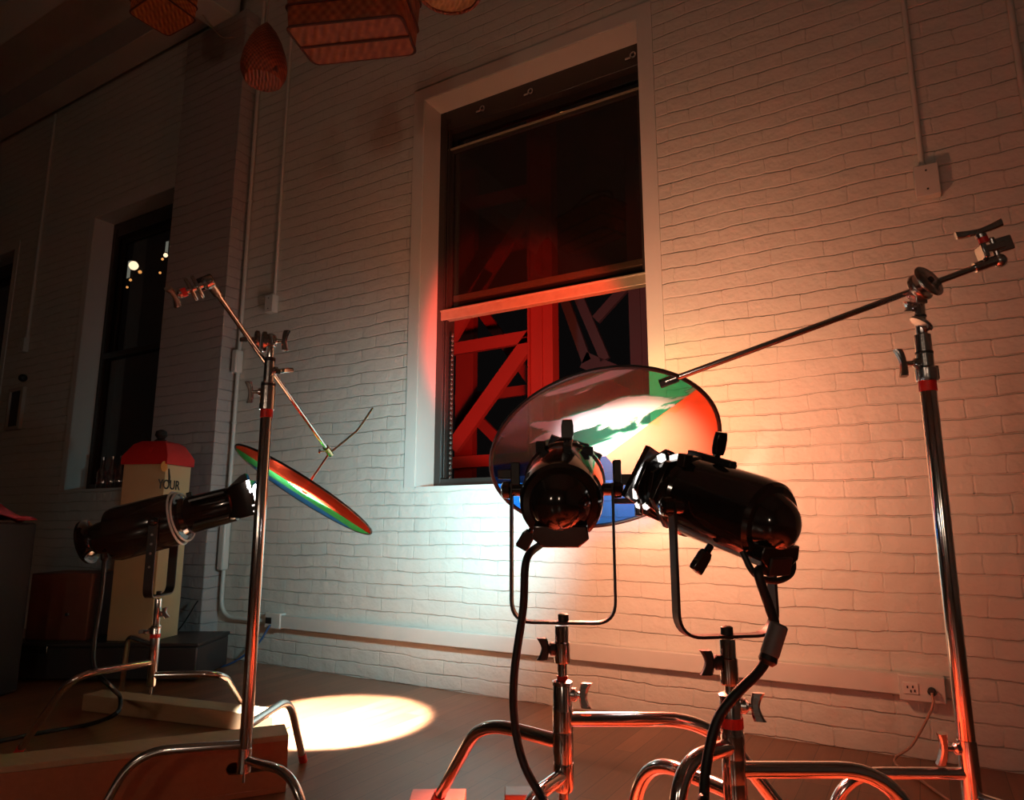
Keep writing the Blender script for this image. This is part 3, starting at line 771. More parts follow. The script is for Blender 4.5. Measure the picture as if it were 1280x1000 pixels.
o = mb.build('grip_head', DKCHROME, B, bevel=.002)
MB().lathe(gB + nB * .0165, nB, [(0, .0075), (.004, .007)], 12).build('bolt', BLACKM, o)
t_handle(B, V((bx, by, zB(384))) - RI * .012, -RI, up, .008, .012)

# ---- disc B
cB = dep(757, 569.5, 1.97)
rB = 145 * 1.97 / 872
DB = disc('filter_disc', 'large tilted round glass disc with red, green and blue sectors in front of the window', cB, rB, 14, .655, -1, DISCW, False)

# arm B
eB0 = dep(1243, 326, 1.565)
q_ = ray(836, 476); eB1 = C0 + q_ * ((cB - C0).dot(DB[3]) / q_.dot(DB[3]))
dirB = (eB1 - eB0).normalized()
BRr = thing('grip_arm', 'long straight steel arm from the right stand down to the rim of the colour disc', 'arm', gB, 'grip arms')
MB().tube([eB0, eB1 + dirB * .01], .0079, 16).build('rod', CHROME, BRr)
MB().tube([eB0 + dirB * -.004, eB0 + dirB * .045], .0125, 16).build('sleeve', DKCHROME, BRr)
s2 = (up * .95 - RI * .22).normalized()
cB2 = eB0 + RI * .012
hd = MB().ball(cB2, .0165, 16)
X2, Y2_, Z2 = (RI * .93 + up * .22 - fh * .3).normalized(), None, s2
Y2_ = Z2.cross(X2).normalized(); X2 = Y2_.cross(Z2).normalized()
hd.box(cB2 + s2 * .03 - X2 * .028, .012, .05, .036, (X2, Y2_, Z2)).box(cB2 + s2 * .036 + X2 * .022, .034, .012, .036, (X2, Y2_, Z2)).box(cB2 + s2 * .034 - X2 * .004, .05, .03, .018, (X2, Y2_, Z2))
hd.cyl(cB2, cB2 + s2 * .06, .007, 12)
g_ = hd.build('clamp_head', DKCHROME, BRr, bevel=.003)
MB().lathe(cB2 + s2 * .052 - X2 * .016, s2, [(0, .011), (.018, .0105)], 16).build('red_ring', REDTAPE, g_)
t_handle(g_, cB2 + s2 * .066 - X2 * .018, s2, X2 + s2 * .16, .012, .05, name='t_handle')
# rim clip that grips the disc
MB().box(eB1, .05, .014, .022, (dirB, dirB.cross(up).normalized(), dirB.cross(dirB.cross(up)).normalized())).build('rim_clip', BLACKM, BRr, bevel=.002)

# ---- low stands C and D
def low_stand(label, px, py, d, ys, legs, hand):
    p_ = dep(px, py, d)
    def z(y): return dep(px, y, d).z
    T = thing('c_stand', label, 'stand', (p_.x, p_.y, 0.2), 'chrome grip stands')
    column(T, p_.x, p_.y, z(ys['bot']), z(ys['top']), .0172)
    MB().lathe(V((p_.x, p_.y, z(ys['top'] + 3))), up, [(0, .0185), (.006, .0185), (.009, .012)], 24).build('collar', DKCHROME, T)
    MB().cyl((p_.x, p_.y, z(ys['bot'] + 14)), (p_.x, p_.y, z(ys['bot'] - 5)), .0085, 12).build('spike_pin', DKCHROME, T)
    column(T, p_.x, p_.y, z(ys['top'] + 4), z(ys['r1']), .0085, name='riser')
    if 'tape' in ys: MB().lathe(V((p_.x, p_.y, z(ys['tape'][1]))), up, [(0, .0182), (z(ys['tape'][0]) - z(ys['tape'][1]), .0182)], 24).build('red_tape_band', REDTAPE, T)
    else: MB().lathe(V((p_.x, p_.y, z(ys['top'] - 1))), up, [(0, .0098), (.010, .0098)], 20).build('red_tape_band', REDTAPE, T)
    out = []
    for (ya, bend, k, tip) in legs:
        out.append(leg(T, p_, z(ya), bend, k, .2, tip=tip))
        MB().lathe(V((p_.x, p_.y, z(ya) - .02)), up, [(0, .0180), (.004, .0186), (.036, .0186), (.04, .018)], 24).build('leg_collar', CHROME, T)
    t_handle(T, V((p_.x, p_.y, z(hand))) + RI * .016, RI * .95 - fh * .3, up * .9 + RI * .2, .018, .021)
    return T, p_, z, out
tipC = onZ(546, 1003, .2)
C_, pC, zC, legsC = low_stand('low chrome stand in the middle holding the black spotlight seen from behind', 704, 930, 1.33,
    dict(bot=988, top=853, r1=800), [(899, (890, 899), 1.80, None), (928, (601, 901), 1, tipC), (968, (655, 1005), 1.5, None)], 868)
D_, pD, zD, legsD = low_stand('low chrome stand right of centre holding the black spotlight turned left', 916, 930, 1.18,
    dict(bot=1040, top=870, r1=815, tape=(896, 909)), [(932, (852, 952), 1.5, None), (962, (1118, 962), 1.30, None), (992, (806, 944), 1.35, None)], 882)

# apple boxes under the low stands and the long box at left
def apple_box(label, c, yaw, L, W, Hh, m=BOXW, hole_side=-1, z0=0.0, group=None, name='apple_box'):
    X = V((math.cos(yaw), math.sin(yaw), 0)); Y = V((-X.y, X.x, 0))
    rr = thing(name, label, 'box', (c[0], c[1], z0), group)
    cc = V((c[0], c[1], z0))
    t = .016
    MB().box(cc + up * (Hh - t / 2), L, W, t, (X, Y, up)).build('lid', m, rr, bevel=.002)
    MB().box(cc + up * (t / 2), L, W, t, (X, Y, up)).build('bottom_board', m, rr, bevel=.002)
    for s_ in (-1, 1):
        MB().box(cc + Y * (s_ * (W / 2 - t / 2)) + up * (Hh / 2), L, t, Hh - 2 * t, (X, Y, up)).build('side_panel', m, rr)
        MB().box(cc + X * (s_ * (L / 2 - t / 2)) + up * (Hh / 2), t, W - 2 * t, Hh - 2 * t, (X, Y, up)).build('end_panel', m, rr)
    return rr, cc, X, Y
tips = [l[-1] for l in legsC + legsD]
print('TIPS', [(round(t.x, 3), round(t.y, 3)) for t in tips], [tuple(round(q) for q in proj(t)) for t in tips])

# ------------------------------------------------------------------ ellipsoidal spotlights
def ers(label, rear, front, Rr, yb, small=True, roll=0, strap=False, vents=(), yrot=0.0):
    """yb = bottom centre point of the yoke"""
    a = (front - rear); L = a.length; a.normalize()
    side = a.cross(up).normalized(); u2 = side.cross(a).normalized()
    if roll: side = (Matrix.Rotation(roll, 3, a) @ side); u2 = side.cross(a).normalized()
    T = thing('spotlight', label, 'spotlight', yb, 'black theatre spotlights')
    def P(t, s_=0, w=0): return rear + a * (t * L) + side * (s_ * Rr) + u2 * (w * Rr)
    if small:
        prof = [(-.045, .05), (-.042, .16), (-.03, .32), (-.008, .48), (.025, .60), (.06, .68), (.075, .72), (.08, .86), (.10, .94), (.16, .98), (.45, 1.0), (.58, 1.0), (.60, 1.05), (.63, 1.05), (.64, .92), (.68, .80)]
    else:
        prof = [(0.06, .3), (.065, .52), (.10, .60), (.15, .62), (.16, .80), (.17, .95), (.20, 1.0), (.40, 1.0), (.50, .98), (.56, .90), (.57, .72), (.60, .66)]
    body = MB().lathe(rear, a, [(t * L, r * Rr) for t, r in prof], 40, side).build('reflector_housing', BLACK, T, ang=25)
    if small:
        MB().torus(P(.09), a, Rr * .80, Rr * .05, 36, 8).build('cap_ring', BLACKM, body)
        # chin bracket under the cap
        pts = [P(.0, x, w) for x, w in ((-.60, -.40), (.60, -.40), (.64, -.72), (.40, -.92), (-.40, -.92), (-.64, -.72))]
        MB().prism(pts, a * (.16 * L)).build('cap_bracket', BLACK, T, bevel=.003)
        if strap:
            MB().tube(corner([P(.10, -.75, -.65), P(.02, -.68, -1.10), P(-.01, .0, -1.22), P(.02, .72, -1.02), P(.10, .8, -.5)], .03, 6), .0050, 10).build('cap_handle', BLACKM, T)
            MB().box(P(.02, .0, -.86), .02, .05, .03, (a, side, u2)).build('cap_latch', BLACKM, T, bevel=.003)
        # barrel with stacked shutter plates
        MB().lathe(rear, a, [(.66 * L, .80 * Rr), (.70 * L, .84 * Rr), (.80 * L, .70 * Rr), (.90 * L, .66 * Rr)], 32, side).build('barrel', BLACK, T)
        for tt, rot, ro, ri, nn, th in ((.70, .2, 1.02, .60, 6, .012), (.775, .55, .90, .55, 6, .010), (.84, .1, 1.0, .55, 8, .010), (.93, .39, 1.08, .60, 4, .012)):
            X = side * math.cos(rot) + u2 * math.sin(rot); Y = a.cross(X); mb = MB()
            c_ = P(tt)
            rg = [mb.ring(c_ + a * o_, X, Y, r_ * Rr, n=nn * (1 if nn > 4 else 1)) for o_, r_ in ((0, ro), (th, ro), (th, ri), (0, ri))]
            mb.skin(rg, closed=True).build('shutter_plate', BLACK, T, bevel=.0012, ang=20)
        # vents where lamp light leaks out
        for tt_, ang_, w_ in vents:
            d_ = side * math.cos(R(ang_)) + u2 * math.sin(R(ang_))
            MB().box(P(tt_) + d_ * (.88 * Rr), .012, w_, .009, (d_, a.cross(d_).normalized(), a)).build('vent_slot', VENT, T)
        lens = MB().lathe(P(.905), a, [(0, .62 * Rr), (.006, .60 * Rr), (.012, .4 * Rr), (.014, .02)], 28, side).build('lens', LENS, T)
        # paddle knobs
        k = P(.52, .12, 1.0)
        mb = MB().tube([k - u2 * .004, k + u2 * .02], .005, 10)
        mb.loft([[k + u2 * z_ + side * (w_ * sx) + a * (.006 * sy) for sx, sy in ((1, 1), (-1, 1), (-1, -1), (1, -1))] for z_, w_ in ((.012, .009), (.022, .012), (.04, .012), (.052, .0095))])
        mb.build('top_knob', BLACK, T, bevel=.002)
        MB().box(P(.56, .12, 1.03), .10, .016, .012, (a, side, u2)).build('top_bracket', BLACKM, T, bevel=.002)
        MB().box(P(.60, -.6, .92), .018, .02, .022, (a, side, u2)).build('bracket_lug', BLACKM, T, bevel=.002)
        MB().box(P(.52, .62, .86), .016, .022, .016, (a, side, u2)).build('bracket_lug', BLACKM, T, bevel=.002)
        k = P(.30, -.72, -.80); dd = (-side * .6 - u2).normalized()
        mb = MB().tube([k, k + dd * .02], .006, 10)
        mb.loft([[k + dd * z_ + a * (.006 * sx) + a.cross(dd) * (w_ * sy) for sx, sy in ((1, 1), (-1, 1), (-1, -1), (1, -1))] for z_, w_ in ((.012, .008), (.02, .012), (.045, .013), (.05, .011))])
        mb.build('lower_knob', BLACK, T, bevel=.002)
        piv = P(.40); hw = Rr * 1.25; bw = .0125; bt = .0025
    else:
        MB().lathe(rear, a, [(0, .64 * Rr), (.012 * L, .80 * Rr), (.03 * L, .82 * Rr), (.045 * L, .6 * Rr), (.07 * L, .5 * Rr)], 32, side).build('rear_cap', BLACK, T)
        MB().lathe(rear, a, [(.58 * L, .62 * Rr), (.60 * L, .70 * Rr), (.86 * L, .66 * Rr), (.87 * L, .60 * Rr)], 36, side).build('barrel', BLACK, T)
        fins = MB()
        for w in (-.45, -.15, .15, .45):
            fins.box(P(.74, -.66 if False else .62, w), .20 * L, .008, .010, (a, side, u2)); fins.box(P(.74, -.62, w), .20 * L, .008, .010, (a, side, u2))
        fins.build('barrel_fin', BLACK, T, bevel=.001)
        MB().loft([[P(t, x * sc, w * sc) for x, w in ((-1, -1), (1, -1), (1, 1), (-1, 1))] for t, sc in ((.84, .52), (.90, .64), (.99, .66), (1.0, .66))]).build('gel_frame', BLACK, T, bevel=.003)
        MB().prism([P(.84, -.2, .6), P(.97, -.2, .66), P(.96, -.2, 1.0), P(.93, -.2, .95)], side * (.4 * Rr)).build('frame_clip', BLACK, T)
        for tt_, s_, w_ in ((.985, .66, .42), (.992, .66, .25), (.985, .665, .58), (.99, .66, -.30), (.99, .66, -.52)):
            MB().box(P(tt_, s_, w_), .012, .006, .014 if w_ > 0 else .006, (a, side, u2)).build('frame_glow', VENT if w_ < 0 else LENS, T)  # added glowing boxes stand in for lamp glare at the frame edge
        MB().lathe(P(1.0) + a * .001, a, [(0, .52 * Rr), (.004, .50 * Rr), (.012, .3 * Rr), (.015, .02)], 28, side).build('lens', LENS, T)
        ri = MB()
        ri.torus(P(.535), a, Rr * .985, .0045, 48, 8).torus(P(.565) + side * .004, (a + side * .12).normalized(), Rr * .90, .004, 48, 8)
        ri.build('wire_hoop', mat('glint_white_wire', (.85, .85, .85), .35), T)  # white colour paints in the glint of light on the hoop
        MB().box(P(.62, 0, .75), .02, .02, .02, (a, side, u2)).build('top_knob', BLACKM, T, bevel=.003)
        MB().lathe(P(.12, .3, -.6), -u2, [(0, .012), (.02, .014), (.03, .008)], 12).build('cable_gland', BLACKM, T)
        piv = P(.46); hw = Rr * 1.06; bw = .017; bt = .003
    # yoke: horizontal pivot axis, arms straight down to the stand
    hs = (V((side.x, side.y, 0)).normalized() + RI * yrot).normalized()
    bc = V(yb)
    top = piv.z
    j0 = V((piv.x, piv.y, 0))
    pts = corner([bc + hs * hw * 0 + V((0, 0, 0)), bc + hs * hw, V((0, 0, top + .012)) + V((bc.x, bc.y, 0)) + hs * hw], .04, 8)
    pts2 = corner([bc - hs * hw * 0, bc - hs * hw, V((0, 0, top + .012)) + V((bc.x, bc.y, 0)) - hs * hw], .04, 8)
    full = list(reversed(pts2)) + pts[1:]
    fwd = hs.cross(up)
    rings = []
    mb = MB()
    for i, p_ in enumerate(full):
        t = (full[min(i + 1, len(full) - 1)] - full[max(i - 1, 0)]).normalized(); q = t.cross(fwd).normalized()
        rings.append([mb.bm.verts.new(p_ + fwd * (bw * sx) + q * (bt * sy)) for sx, sy in ((1, 1), (-1, 1), (-1, -1), (1, -1))])
    mb.skin(rings)
    yk = mb.build('yoke', BLACKM, T, bevel=.0008)
    for s_ in (-1, 1):
        c_ = V((bc.x, bc.y, top)) + hs * (s_ * hw)
        MB().lathe(c_ - hs * (s_ * .5 * Rr), hs * s_, [(0, .012), (.5 * Rr, .012), (.5 * Rr + .004, .017), (.5 * Rr + .016, .016), (.5 * Rr + .02, .010)], 20).build('pivot_knob', BLACK, T)
    if not small:
        mb = MB()
        for s_ in (-1, 1):
            for dz in (.05, .085, .12, .17):
                c_ = V((bc.x, bc.y, top - dz)) + hs * (s_ * (hw + .0015))
                mb.lathe(c_ - hs * s_ * .004, hs * s_, [(0, .005), (.007, .005)], 10)
        mb.build('yoke_rivet', CHROME, yk)
    MB().lathe(bc - up * .004, up, [(0, .010), (.018, .010), (.02, .007)], 16).build('yoke_bolt', BLACKM, T)
    return T, a, side, u2, P, piv

# spotlight on stand C (seen from behind)
yC = V((pC.x, pC.y, zC(778))) + RI * .003
pivC = V((pC.x, pC.y, dep(704, 612, 1.33).z)) + RI * .006
aC = (dep(712, 582, 1.60) - dep(703, 634, 1.26)).normalized()
aC = (aC + V((0, 0, .0))).normalized()
LC, RC = .33, .077
E2 = ers('black spotlight on the middle low stand, seen from behind with its round cap towards us', pivC - aC * (.40 * LC), pivC + aC * (.60 * LC), RC, yC)
# side brackets of that lamp
T = E2[0]
hs = V((E2[2].x, E2[2].y, 0)).normalized(); fz = fh
cR = pivC + hs * (RC * 1.25)
mb = MB().box(cR + hs * .006 + up * .03, .014, .02, .05, (hs, fz, up)).box(cR + hs * .028 + up * .018, .045, .018, .020, (hs, fz, up)).box(cR + hs * .044 - up * .012, .012, .018, .075, (hs, fz, up)).box(cR + hs * .020 - up * .022, .045, .018, .010, (hs, fz, up))
mb.build('side_bracket', BLACKM, T, bevel=.002)
cL = pivC - hs * (RC * 1.25)
MB().box(cL - hs * .012 + up * .03, .036, .016, .018, (hs, fz, up)).box(cL + hs * .004 + up * .03, .018, .02, .045, (hs, fz, up)).build('side_bracket', BLACKM, T, bevel=.002)

# spotlight on stand D (turned left)
yD = V((pD.x, pD.y, zD(795)))
aD = (dep(812, 592, 1.31) - dep(985, 650, 1.06)).normalized()
LD, RD = .315, .069
pivD = V((pD.x, pD.y, dep(908, 632, 1.18).z))
E3 = ers('black spotlight on the right low stand, turned left with its front close to the disc', pivD - aD * (.42 * LD), pivD + aD * (.58 * LD), RD, yD, strap=True, yrot=2.0, vents=((.87, 196, .018), (.87, 218, .009), (.80, 214, .008), (.82, 118, .012), (.75, 108, .014), (.75, 96, .008), (.66, 212, .005)))
for (pp, zz, d_, knobx) in ((pC, zC, 1.33, -1), (pD, zD, 1.18, -1)):
    pass
# receivers below both yokes
def receiver(T, p_, z1, z0, kz):
    MB().lathe(V((p_.x, p_.y, z0)), up, [(0, .013), (.004, .0145), (z1 - z0 - .03, .0145), (z1 - z0 - .028, .0125), (z1 - z0, .0125)], 20).build('stand_receiver', CHROME, T)
    t_handle(T, V((p_.x, p_.y, kz)) - RI * .013, -RI, up - RI * .12, .014, .019, m=BLACKM)
receiver(E2[0], pC, zC(782), zC(829), zC(811))
receiver(E3[0], pD, zD(799), zD(856), zD(828))

# ---- stand E with the larger spotlight, far left
dE = 2.80
pE = dep(188, 865, dE)
def zE(y): return dep(192, y, dE).z
E_ = thing('c_stand', 'low chrome stand at the left carrying the long spotlight, legs spread on the floor', 'stand', (pE.x, pE.y, 0), 'chrome grip stands')
column(E_, pE.x, pE.y, zE(858), zE(781), .0175)
MB().lathe(V((pE.x, pE.y, zE(797))), up, [(0, .019), (.014, .019)], 20).build('red_tape_band', REDTAPE, E_)
MB().cyl((pE.x, pE.y, zE(868)), (pE.x, pE.y, zE(856)), .006, 10).build('spike_pin', DKCHROME, E_)
column(E_, pE.x, pE.y, zE(783), zE(748), .0125, name='riser')
MB().lathe(V((pE.x, pE.y, zE(785))), up, [(0, .019), (.006, .02), (.012, .0125)], 20).build('collar', DKCHROME, E_)
leg(E_, pE, zE(828), (90, 845), tip=onZ(21, 944, 0), r=.0125)
leg(E_, pE, zE(806), (161, 795), tip=onZ(151, 868, 0), r=.0125)
leg(E_, pE, zE(844), (280, 842), tip=onZ(307, 888, 0), r=.0125)
t_handle(E_, V((pE.x, pE.y, zE(768))) + RI * .012, RI + up * .3, up - RI * .5, .014, .02)
t_handle(E_, V((pE.x, pE.y, zE(788))) - RI * .016, -RI + up * -.2, up * .2 - fh, .02, .022)
yE = V((pE.x, pE.y, zE(744)))
pivE = V((pE.x, pE.y, dep(200, 652, dE).z))
aE = (dep(318, 617, 2.80) - dep(112, 670, 2.74)).normalized()
LE, RE = .68, .107
E1 = ers('long black spotlight at the left, aimed right at the edge-on disc', pivE - aE * (.46 * LE), pivE + aE * (.54 * LE), RE, yE, small=False)

# ------------------------------------------------------------------ cables
def cable(label, pts, r, k=10):
    return tag(MB().tube(smooth(pts, k), r, 12).build('power_cable', RUBBER), label, 'cable', 'black power cables')
k0 = E2[4](.12, -.5, -1.0)
cable('black cable drooping from the middle spotlight past its yoke to the floor', [k0, dep(658, 700, 1.20), dep(654, 760, 1.20), dep(643, 840, 1.20), dep(643, 900, 1.20), dep(655, 955, 1.19), dep(680, 1000, 1.17), dep(705, 1035, 1.10), dep(735, 1080, 1.0), V((-.38, .76, .12)), V((-.28, .72, .007)), V((0.0, .66, .007))], .0068)
k1 = E3[4](.04, .0, -1.05)
cable('black cable from the right spotlight through a grey coupler and down past its stand', [k1, dep(948, 715, 1.06), dep(962, 760, 1.06), dep(968, 785, 1.06), dep(955, 830, 1.05), dep(920, 868, 1.04), dep(897, 900, 1.04), dep(884, 950, 1.03), dep(880, 1000, 1.01), dep(884, 1050, .98), V((-.2, .8, .04)), V((-.1, .72, .008)), V((.15, .6, .008))], .0072)
c1, c2 = dep(974, 780, 1.055), dep(958, 830, 1.05)
cp = thing('cable_coupler', 'grey plug coupler joining the cable of the right spotlight', 'plug', c2)
dv = (c2 - c1).normalized()
MB().lathe(c1, dv, [(0, .011), (.003, .0135), (.045, .0135), (.048, .0125)], 18).build('body', mat('grey_plastic', (.16, .15, .15), .5), cp, bevel=.001)
MB().lathe(c1 + dv * .047, dv, [(0, .0125), (.008, .0135), (.014, .009)], 18).build('end_collar', RUBBER, cp)
ke = E1[4](.12, .3, -.75)
cable('dark cable looping down from the left spotlight across the floor to the frame edge', [ke, dep(127, 740, 2.75), dep(118, 800, 2.75), dep(118, 835, 2.72), dep(140, 860, 2.7), onZ(150, 872, .09), onZ(145, 892, .09), onZ(105, 907, .008), onZ(45, 917, .008), onZ(-40, 935, .008)], .0085)

# ------------------------------------------------------------------ boxes on the floor
yaw_ = math.radians(12)
# box edge runs almost across the picture
pR = onZ(368, 905, .0)
boxR = onZ(352, 968, 0)
# box with hand hole: near top right corner at picture (364,917), box height .17
hB = .17
ctr = onZ(361, 918, hB); ctl = onZ(60, 952, hB)
Xb = (ctr - ctl); Xb.z = 0; Lb = 1.25; Xb.normalize(); Yb = V((-Xb.y, Xb.x, 0)); Wb = .13
cc = V((ctr.x, ctr.y, 0)) - Xb * (Lb / 2) + Yb * (Wb / 2)
AB = thing('hand_hole_box', 'long varnished wooden box with an oval hand hole behind the left tall stand', 'box', (cc.x, cc.y, 0))
t = .018
MB().box(cc + up * (hB - t / 2), Lb, Wb, t, (Xb, Yb, up)).build('lid', PLANK, AB, bevel=.002)
MB().box(cc + up * (t / 2), Lb, Wb, t, (Xb, Yb, up)).build('bottom_board', BOXW, AB, bevel=.002)
# front panel with a real stadium hole
hc = onZ(309, 950, .09); hu = (V((hc.x, hc.y, 0)) - cc).dot(Xb)
def front_panel(L, z0, z1, hu, hz, hw, hr):
    mb = MB(); N = 12
    inner = []
    for i in range(N + 1): a_ = -math.pi / 2 + math.pi * i / N; inner.append((hu + hw + hr * math.cos(a_), hz + hr * math.sin(a_)))
    for i in range(N + 1): a_ = math.pi / 2 + math.pi * i / N; inner.append((hu - hw + hr * math.cos(a_), hz + hr * math.sin(a_)))
    outer = []
    for (u_, w_) in inner:
        if abs(w_ - hz) >= hr * .5: outer.append((u_, z1 if w_ > hz else z0))
        else: outer.append((L / 2 if u_ > hu else -L / 2, None))
    # outer ring: project to rectangle
    out2 = []
    for (u_, w_) in inner:
        du, dw = u_ - hu, w_ - hz
        c_ = []
        if du > 1e-6: c_.append((L / 2 - hu) / du)
        if du < -1e-6: c_.append((-L / 2 - hu) / du)
        if dw > 1e-6: c_.append((z1 - hz) / dw)
        if dw < -1e-6: c_.append((z0 - hz) / dw)
        s_ = min(c_); out2.append((hu + du * s_, hz + dw * s_))
    def pt(u_, w_, y): return cc + Xb * u_ + Yb * (-Wb / 2 + y) + up * w_
    for cx0, cz0 in ((L / 2, z1), (-L / 2, z1), (L / 2, z0), (-L / 2, z0)):
        k_ = min(range(len(out2)), key=lambda i: (out2[i][0] - cx0) ** 2 + (out2[i][1] - cz0) ** 2 * 9); out2[k_] = (cx0, cz0)
    n = len(inner)
    R0 = [[mb.bm.verts.new(pt(*q_, y)) for q_ in ring] for ring, y in ((inner, 0), (out2, 0), (out2, t), (inner, t))]
    mb.skin(R0, closed=True)
    # fill corners to the rectangle
    return mb
front_panel(Lb, t, hB - t, hu + .004, .088, .050, .018).build('front_panel', BOXW, AB)
MB().box(cc + Yb * (Wb / 2 - t / 2) + up * (hB / 2), Lb, t, hB - 2 * t, (Xb, Yb, up)).build('back_panel', BOXW, AB)
for s_ in (-1, 1): MB().box(cc + Xb * (s_ * (Lb / 2 - t / 2)) + up * (hB / 2), t, Wb - 2 * t, hB - 2 * t, (Xb, Yb, up)).build('end_panel', BOXW, AB)
# square timber lying behind it
def beam(label, a, b_, w, h, m=PLANK, name='timber_beam'):
    d_ = (b_ - a); d_.z = 0; L_ = d_.length; d_.normalize(); Yq = V((-d_.y, d_.x, 0)); c_ = (a + b_) / 2; c_.z = 0
    return tag(MB().box(c_ + up * (h / 2), L_, w, h, (d_, Yq, up)).build(name, m, bevel=.004), label, 'timber')
pa, pb = onZ(115, 885, 0), onZ(352, 914, 0)
beam('pale square timber lying on the floor behind the left tall stand', pa, pb, .11, .07)
# ------------------------------------------------------------------ tower box with red roof
tw = dep(198, 690, 3.95)
Zb, Zt = .20, 1.17
root = thing('tin_house', 'tall cream tin house-shaped box with red roof behind the left spotlight', 'box', (tw.x, tw.y, Zb))
vv, rr_, uu_ = picture_axes(tw)
ang = R(38)
fx = (rt * math.cos(ang * .0 + R(22)) + fh * math.sin(R(22))).normalized()   # front face direction (runs to the right)
fy = V((-fx.y, fx.x, 0))                                                      # runs away from us
wd, dp = .145, .145
# visible: side face (left) turned away, front face right
c0 = V((tw.x, tw.y, 0))
fr_dir = (rt * .13 + fh * .99).normalized(); lf_dir = (-rt * .99 + fh * .13).normalized()
fl, ll = .245, .262
P0, P1, P2 = c0, c0 + fr_dir * fl, c0 + lf_dir * ll
P3 = P1 + lf_dir * ll
base = [P0, P1, P3, P2]
MB().prism([V((q_.x, q_.y, Zb)) for q_ in base], up * (Zt - Zb)).build('walls', CREAM, root, bevel=.003)
ctrp = (P0 + P3) / 2
def ringr(sc, z): return [V((ctrp.x + (q_.x - ctrp.x) * sc, ctrp.y + (q_.y - ctrp.y) * sc, z)) for q_ in base]
MB().loft([ringr(1.1, Zt), ringr(1.1, Zt + .045), ringr(.78, Zt + .12), ringr(.55, Zt + .14)]).build('roof', REDROOF, root, bevel=.003)
MB().lathe(V((ctrp.x, ctrp.y, Zt + .13)), up, [(0, .03), (.02, .034), (.03, .02), (.05, .034), (.075, .03), (.085, .01)], 16).build('finial', BLACKM, root)
MB().prism([V((q_.x, q_.y, Zt + .046)) for q_ in (P0 + lf_dir * .10, P0 + lf_dir * .12, P0 + lf_dir * .12 - (fr_dir * -.05), P0 + lf_dir * .10 + fr_dir * .05)], up * .05).build('roof_ridge', REDROOF, root)
fn = fr_dir.cross(up).normalized()
if fn.dot(C0 - P0) < 0: fn = -fn
def onfront(px, py):
    q = ray(px, py); t_ = (P0 - C0).dot(fn) / q.dot(fn); return C0 + q * t_
cO = onfront(205, 583)
MB().lathe(cO - fn * .001, fn, [(0, .030), (.003, .030)], 24).build('orange_spot', ORANGE, root)
def text_obj(body, c, size, xd, nrm, m, parent, name):
    cu = bpy.data.curves.new(name, 'FONT'); cu.body = body; cu.size = size; cu.align_x = 'CENTER'; cu.align_y = 'CENTER'; cu.extrude = .0008
    cu.space_character = 1.0; cu.offset = .0012
    to = bpy.data.objects.new('tmp_text', cu); COL.objects.link(to)
    dg = bpy.context.evaluated_depsgraph_get(); dg.update()
    me = bpy.data.meshes.new_from_object(to.evaluated_get(dg))
    bpy.data.objects.remove(to)
    yd = nrm.cross(xd).normalized()
    Mx = Matrix((xd, yd, nrm)).transposed()
    o0 = ORG[parent.name]
    for v_ in me.vertices: v_.co = Mx @ v_.co + c - o0
    ob = bpy.data.objects.new(name, me); COL.objects.link(ob); me.materials.append(m); ob.parent = parent
    return ob
text_obj('YOUR', onfront(211, 606.5) + fn * .002, .074, fr_dir, fn, INK, root, 'lettering')
h0 = onfront(211, 594)
MB().prism([h0 + fn * .001 + fr_dir * a_ + up * b_ for a_, b_ in ((-.012, .035), (-.004, .038), (.012, -.01), (.012, -.045), (.0, -.048), (-.004, -.015))], fn * .003).build('printed_hand', INK, root)
# low dark case it stands on, wooden box and big dark silhouette further left
cs = dep(150, 810, 3.95)
cse = thing('equipment_case', 'low dark grey case on the floor under the tin house', 'case', (cs.x, cs.y, 0))
cc2 = V(((P0.x + P2.x) / 2 - .18, (P0.y + P3.y) / 2 - .04, 0))
MB().box(cc2 + up * .095, 1.05, .42, .17, (rt, fh, up)).build('body', DARKBOX, cse, bevel=.01)
MB().box(cc2 + up * .19, 1.06, .43, .02, (rt, fh, up)).build('lid', DARKBOX, cse, bevel=.004)
for s_ in (-.3, .3): MB().box(cc2 - fh * .215 + rt * s_ + up * .165, .04, .012, .04, (rt, fh, up)).build('latch', DKCHROME, cse, bevel=.002)
for s_ in (-.4, .4):
    MB().box(cc2 + rt * s_ + up * .006, .05, .3, .012, (rt, fh, up)).build('foot', BLACKM, cse)
wb = dep(108, 760, 4.25)
wbx = thing('wooden_box', 'dark brown wooden box standing on the case left of the tin house', 'box', (wb.x, wb.y, .2))
cw = V((cc2.x, cc2.y, 0)) - rt * .30 + fh * .02
MB().box(cw + up * (.2 + .18), .34, .30, .36, (rt, fh, up)).build('body', BROWNBOX, wbx, bevel=.006)
MB().lathe(cw - fh * .15 + up * .34 + rt * .06, -fh, [(0, .008), (.012, .012), (.02, .008)], 14).build('knob', DKCHROME, wbx)
sp_ = dep(-82, 740, 3.3)
ss = thing('dark_speaker', 'big black loudspeaker cabinet at the left frame edge', 'speaker', (sp_.x, sp_.y, 0))
cS = V((sp_.x, sp_.y, 0)) - rt * .05 + fh * .2
MB().box(cS + up * .42, .44, .40, .84, (rt, fh, up)).build('cabinet', BLACKM, ss, bevel=.015)
MB().box(cS - fh * .203 + up * .42, .38, .012, .74, (rt, fh, up)).build('grille', BLACKM, ss, bevel=.004)
cl = [(-.2, 0, .0), (.22, -.18, .0), (.22, .18, .0), (-.2, .18, 0)]
mb = MB()
N = 9
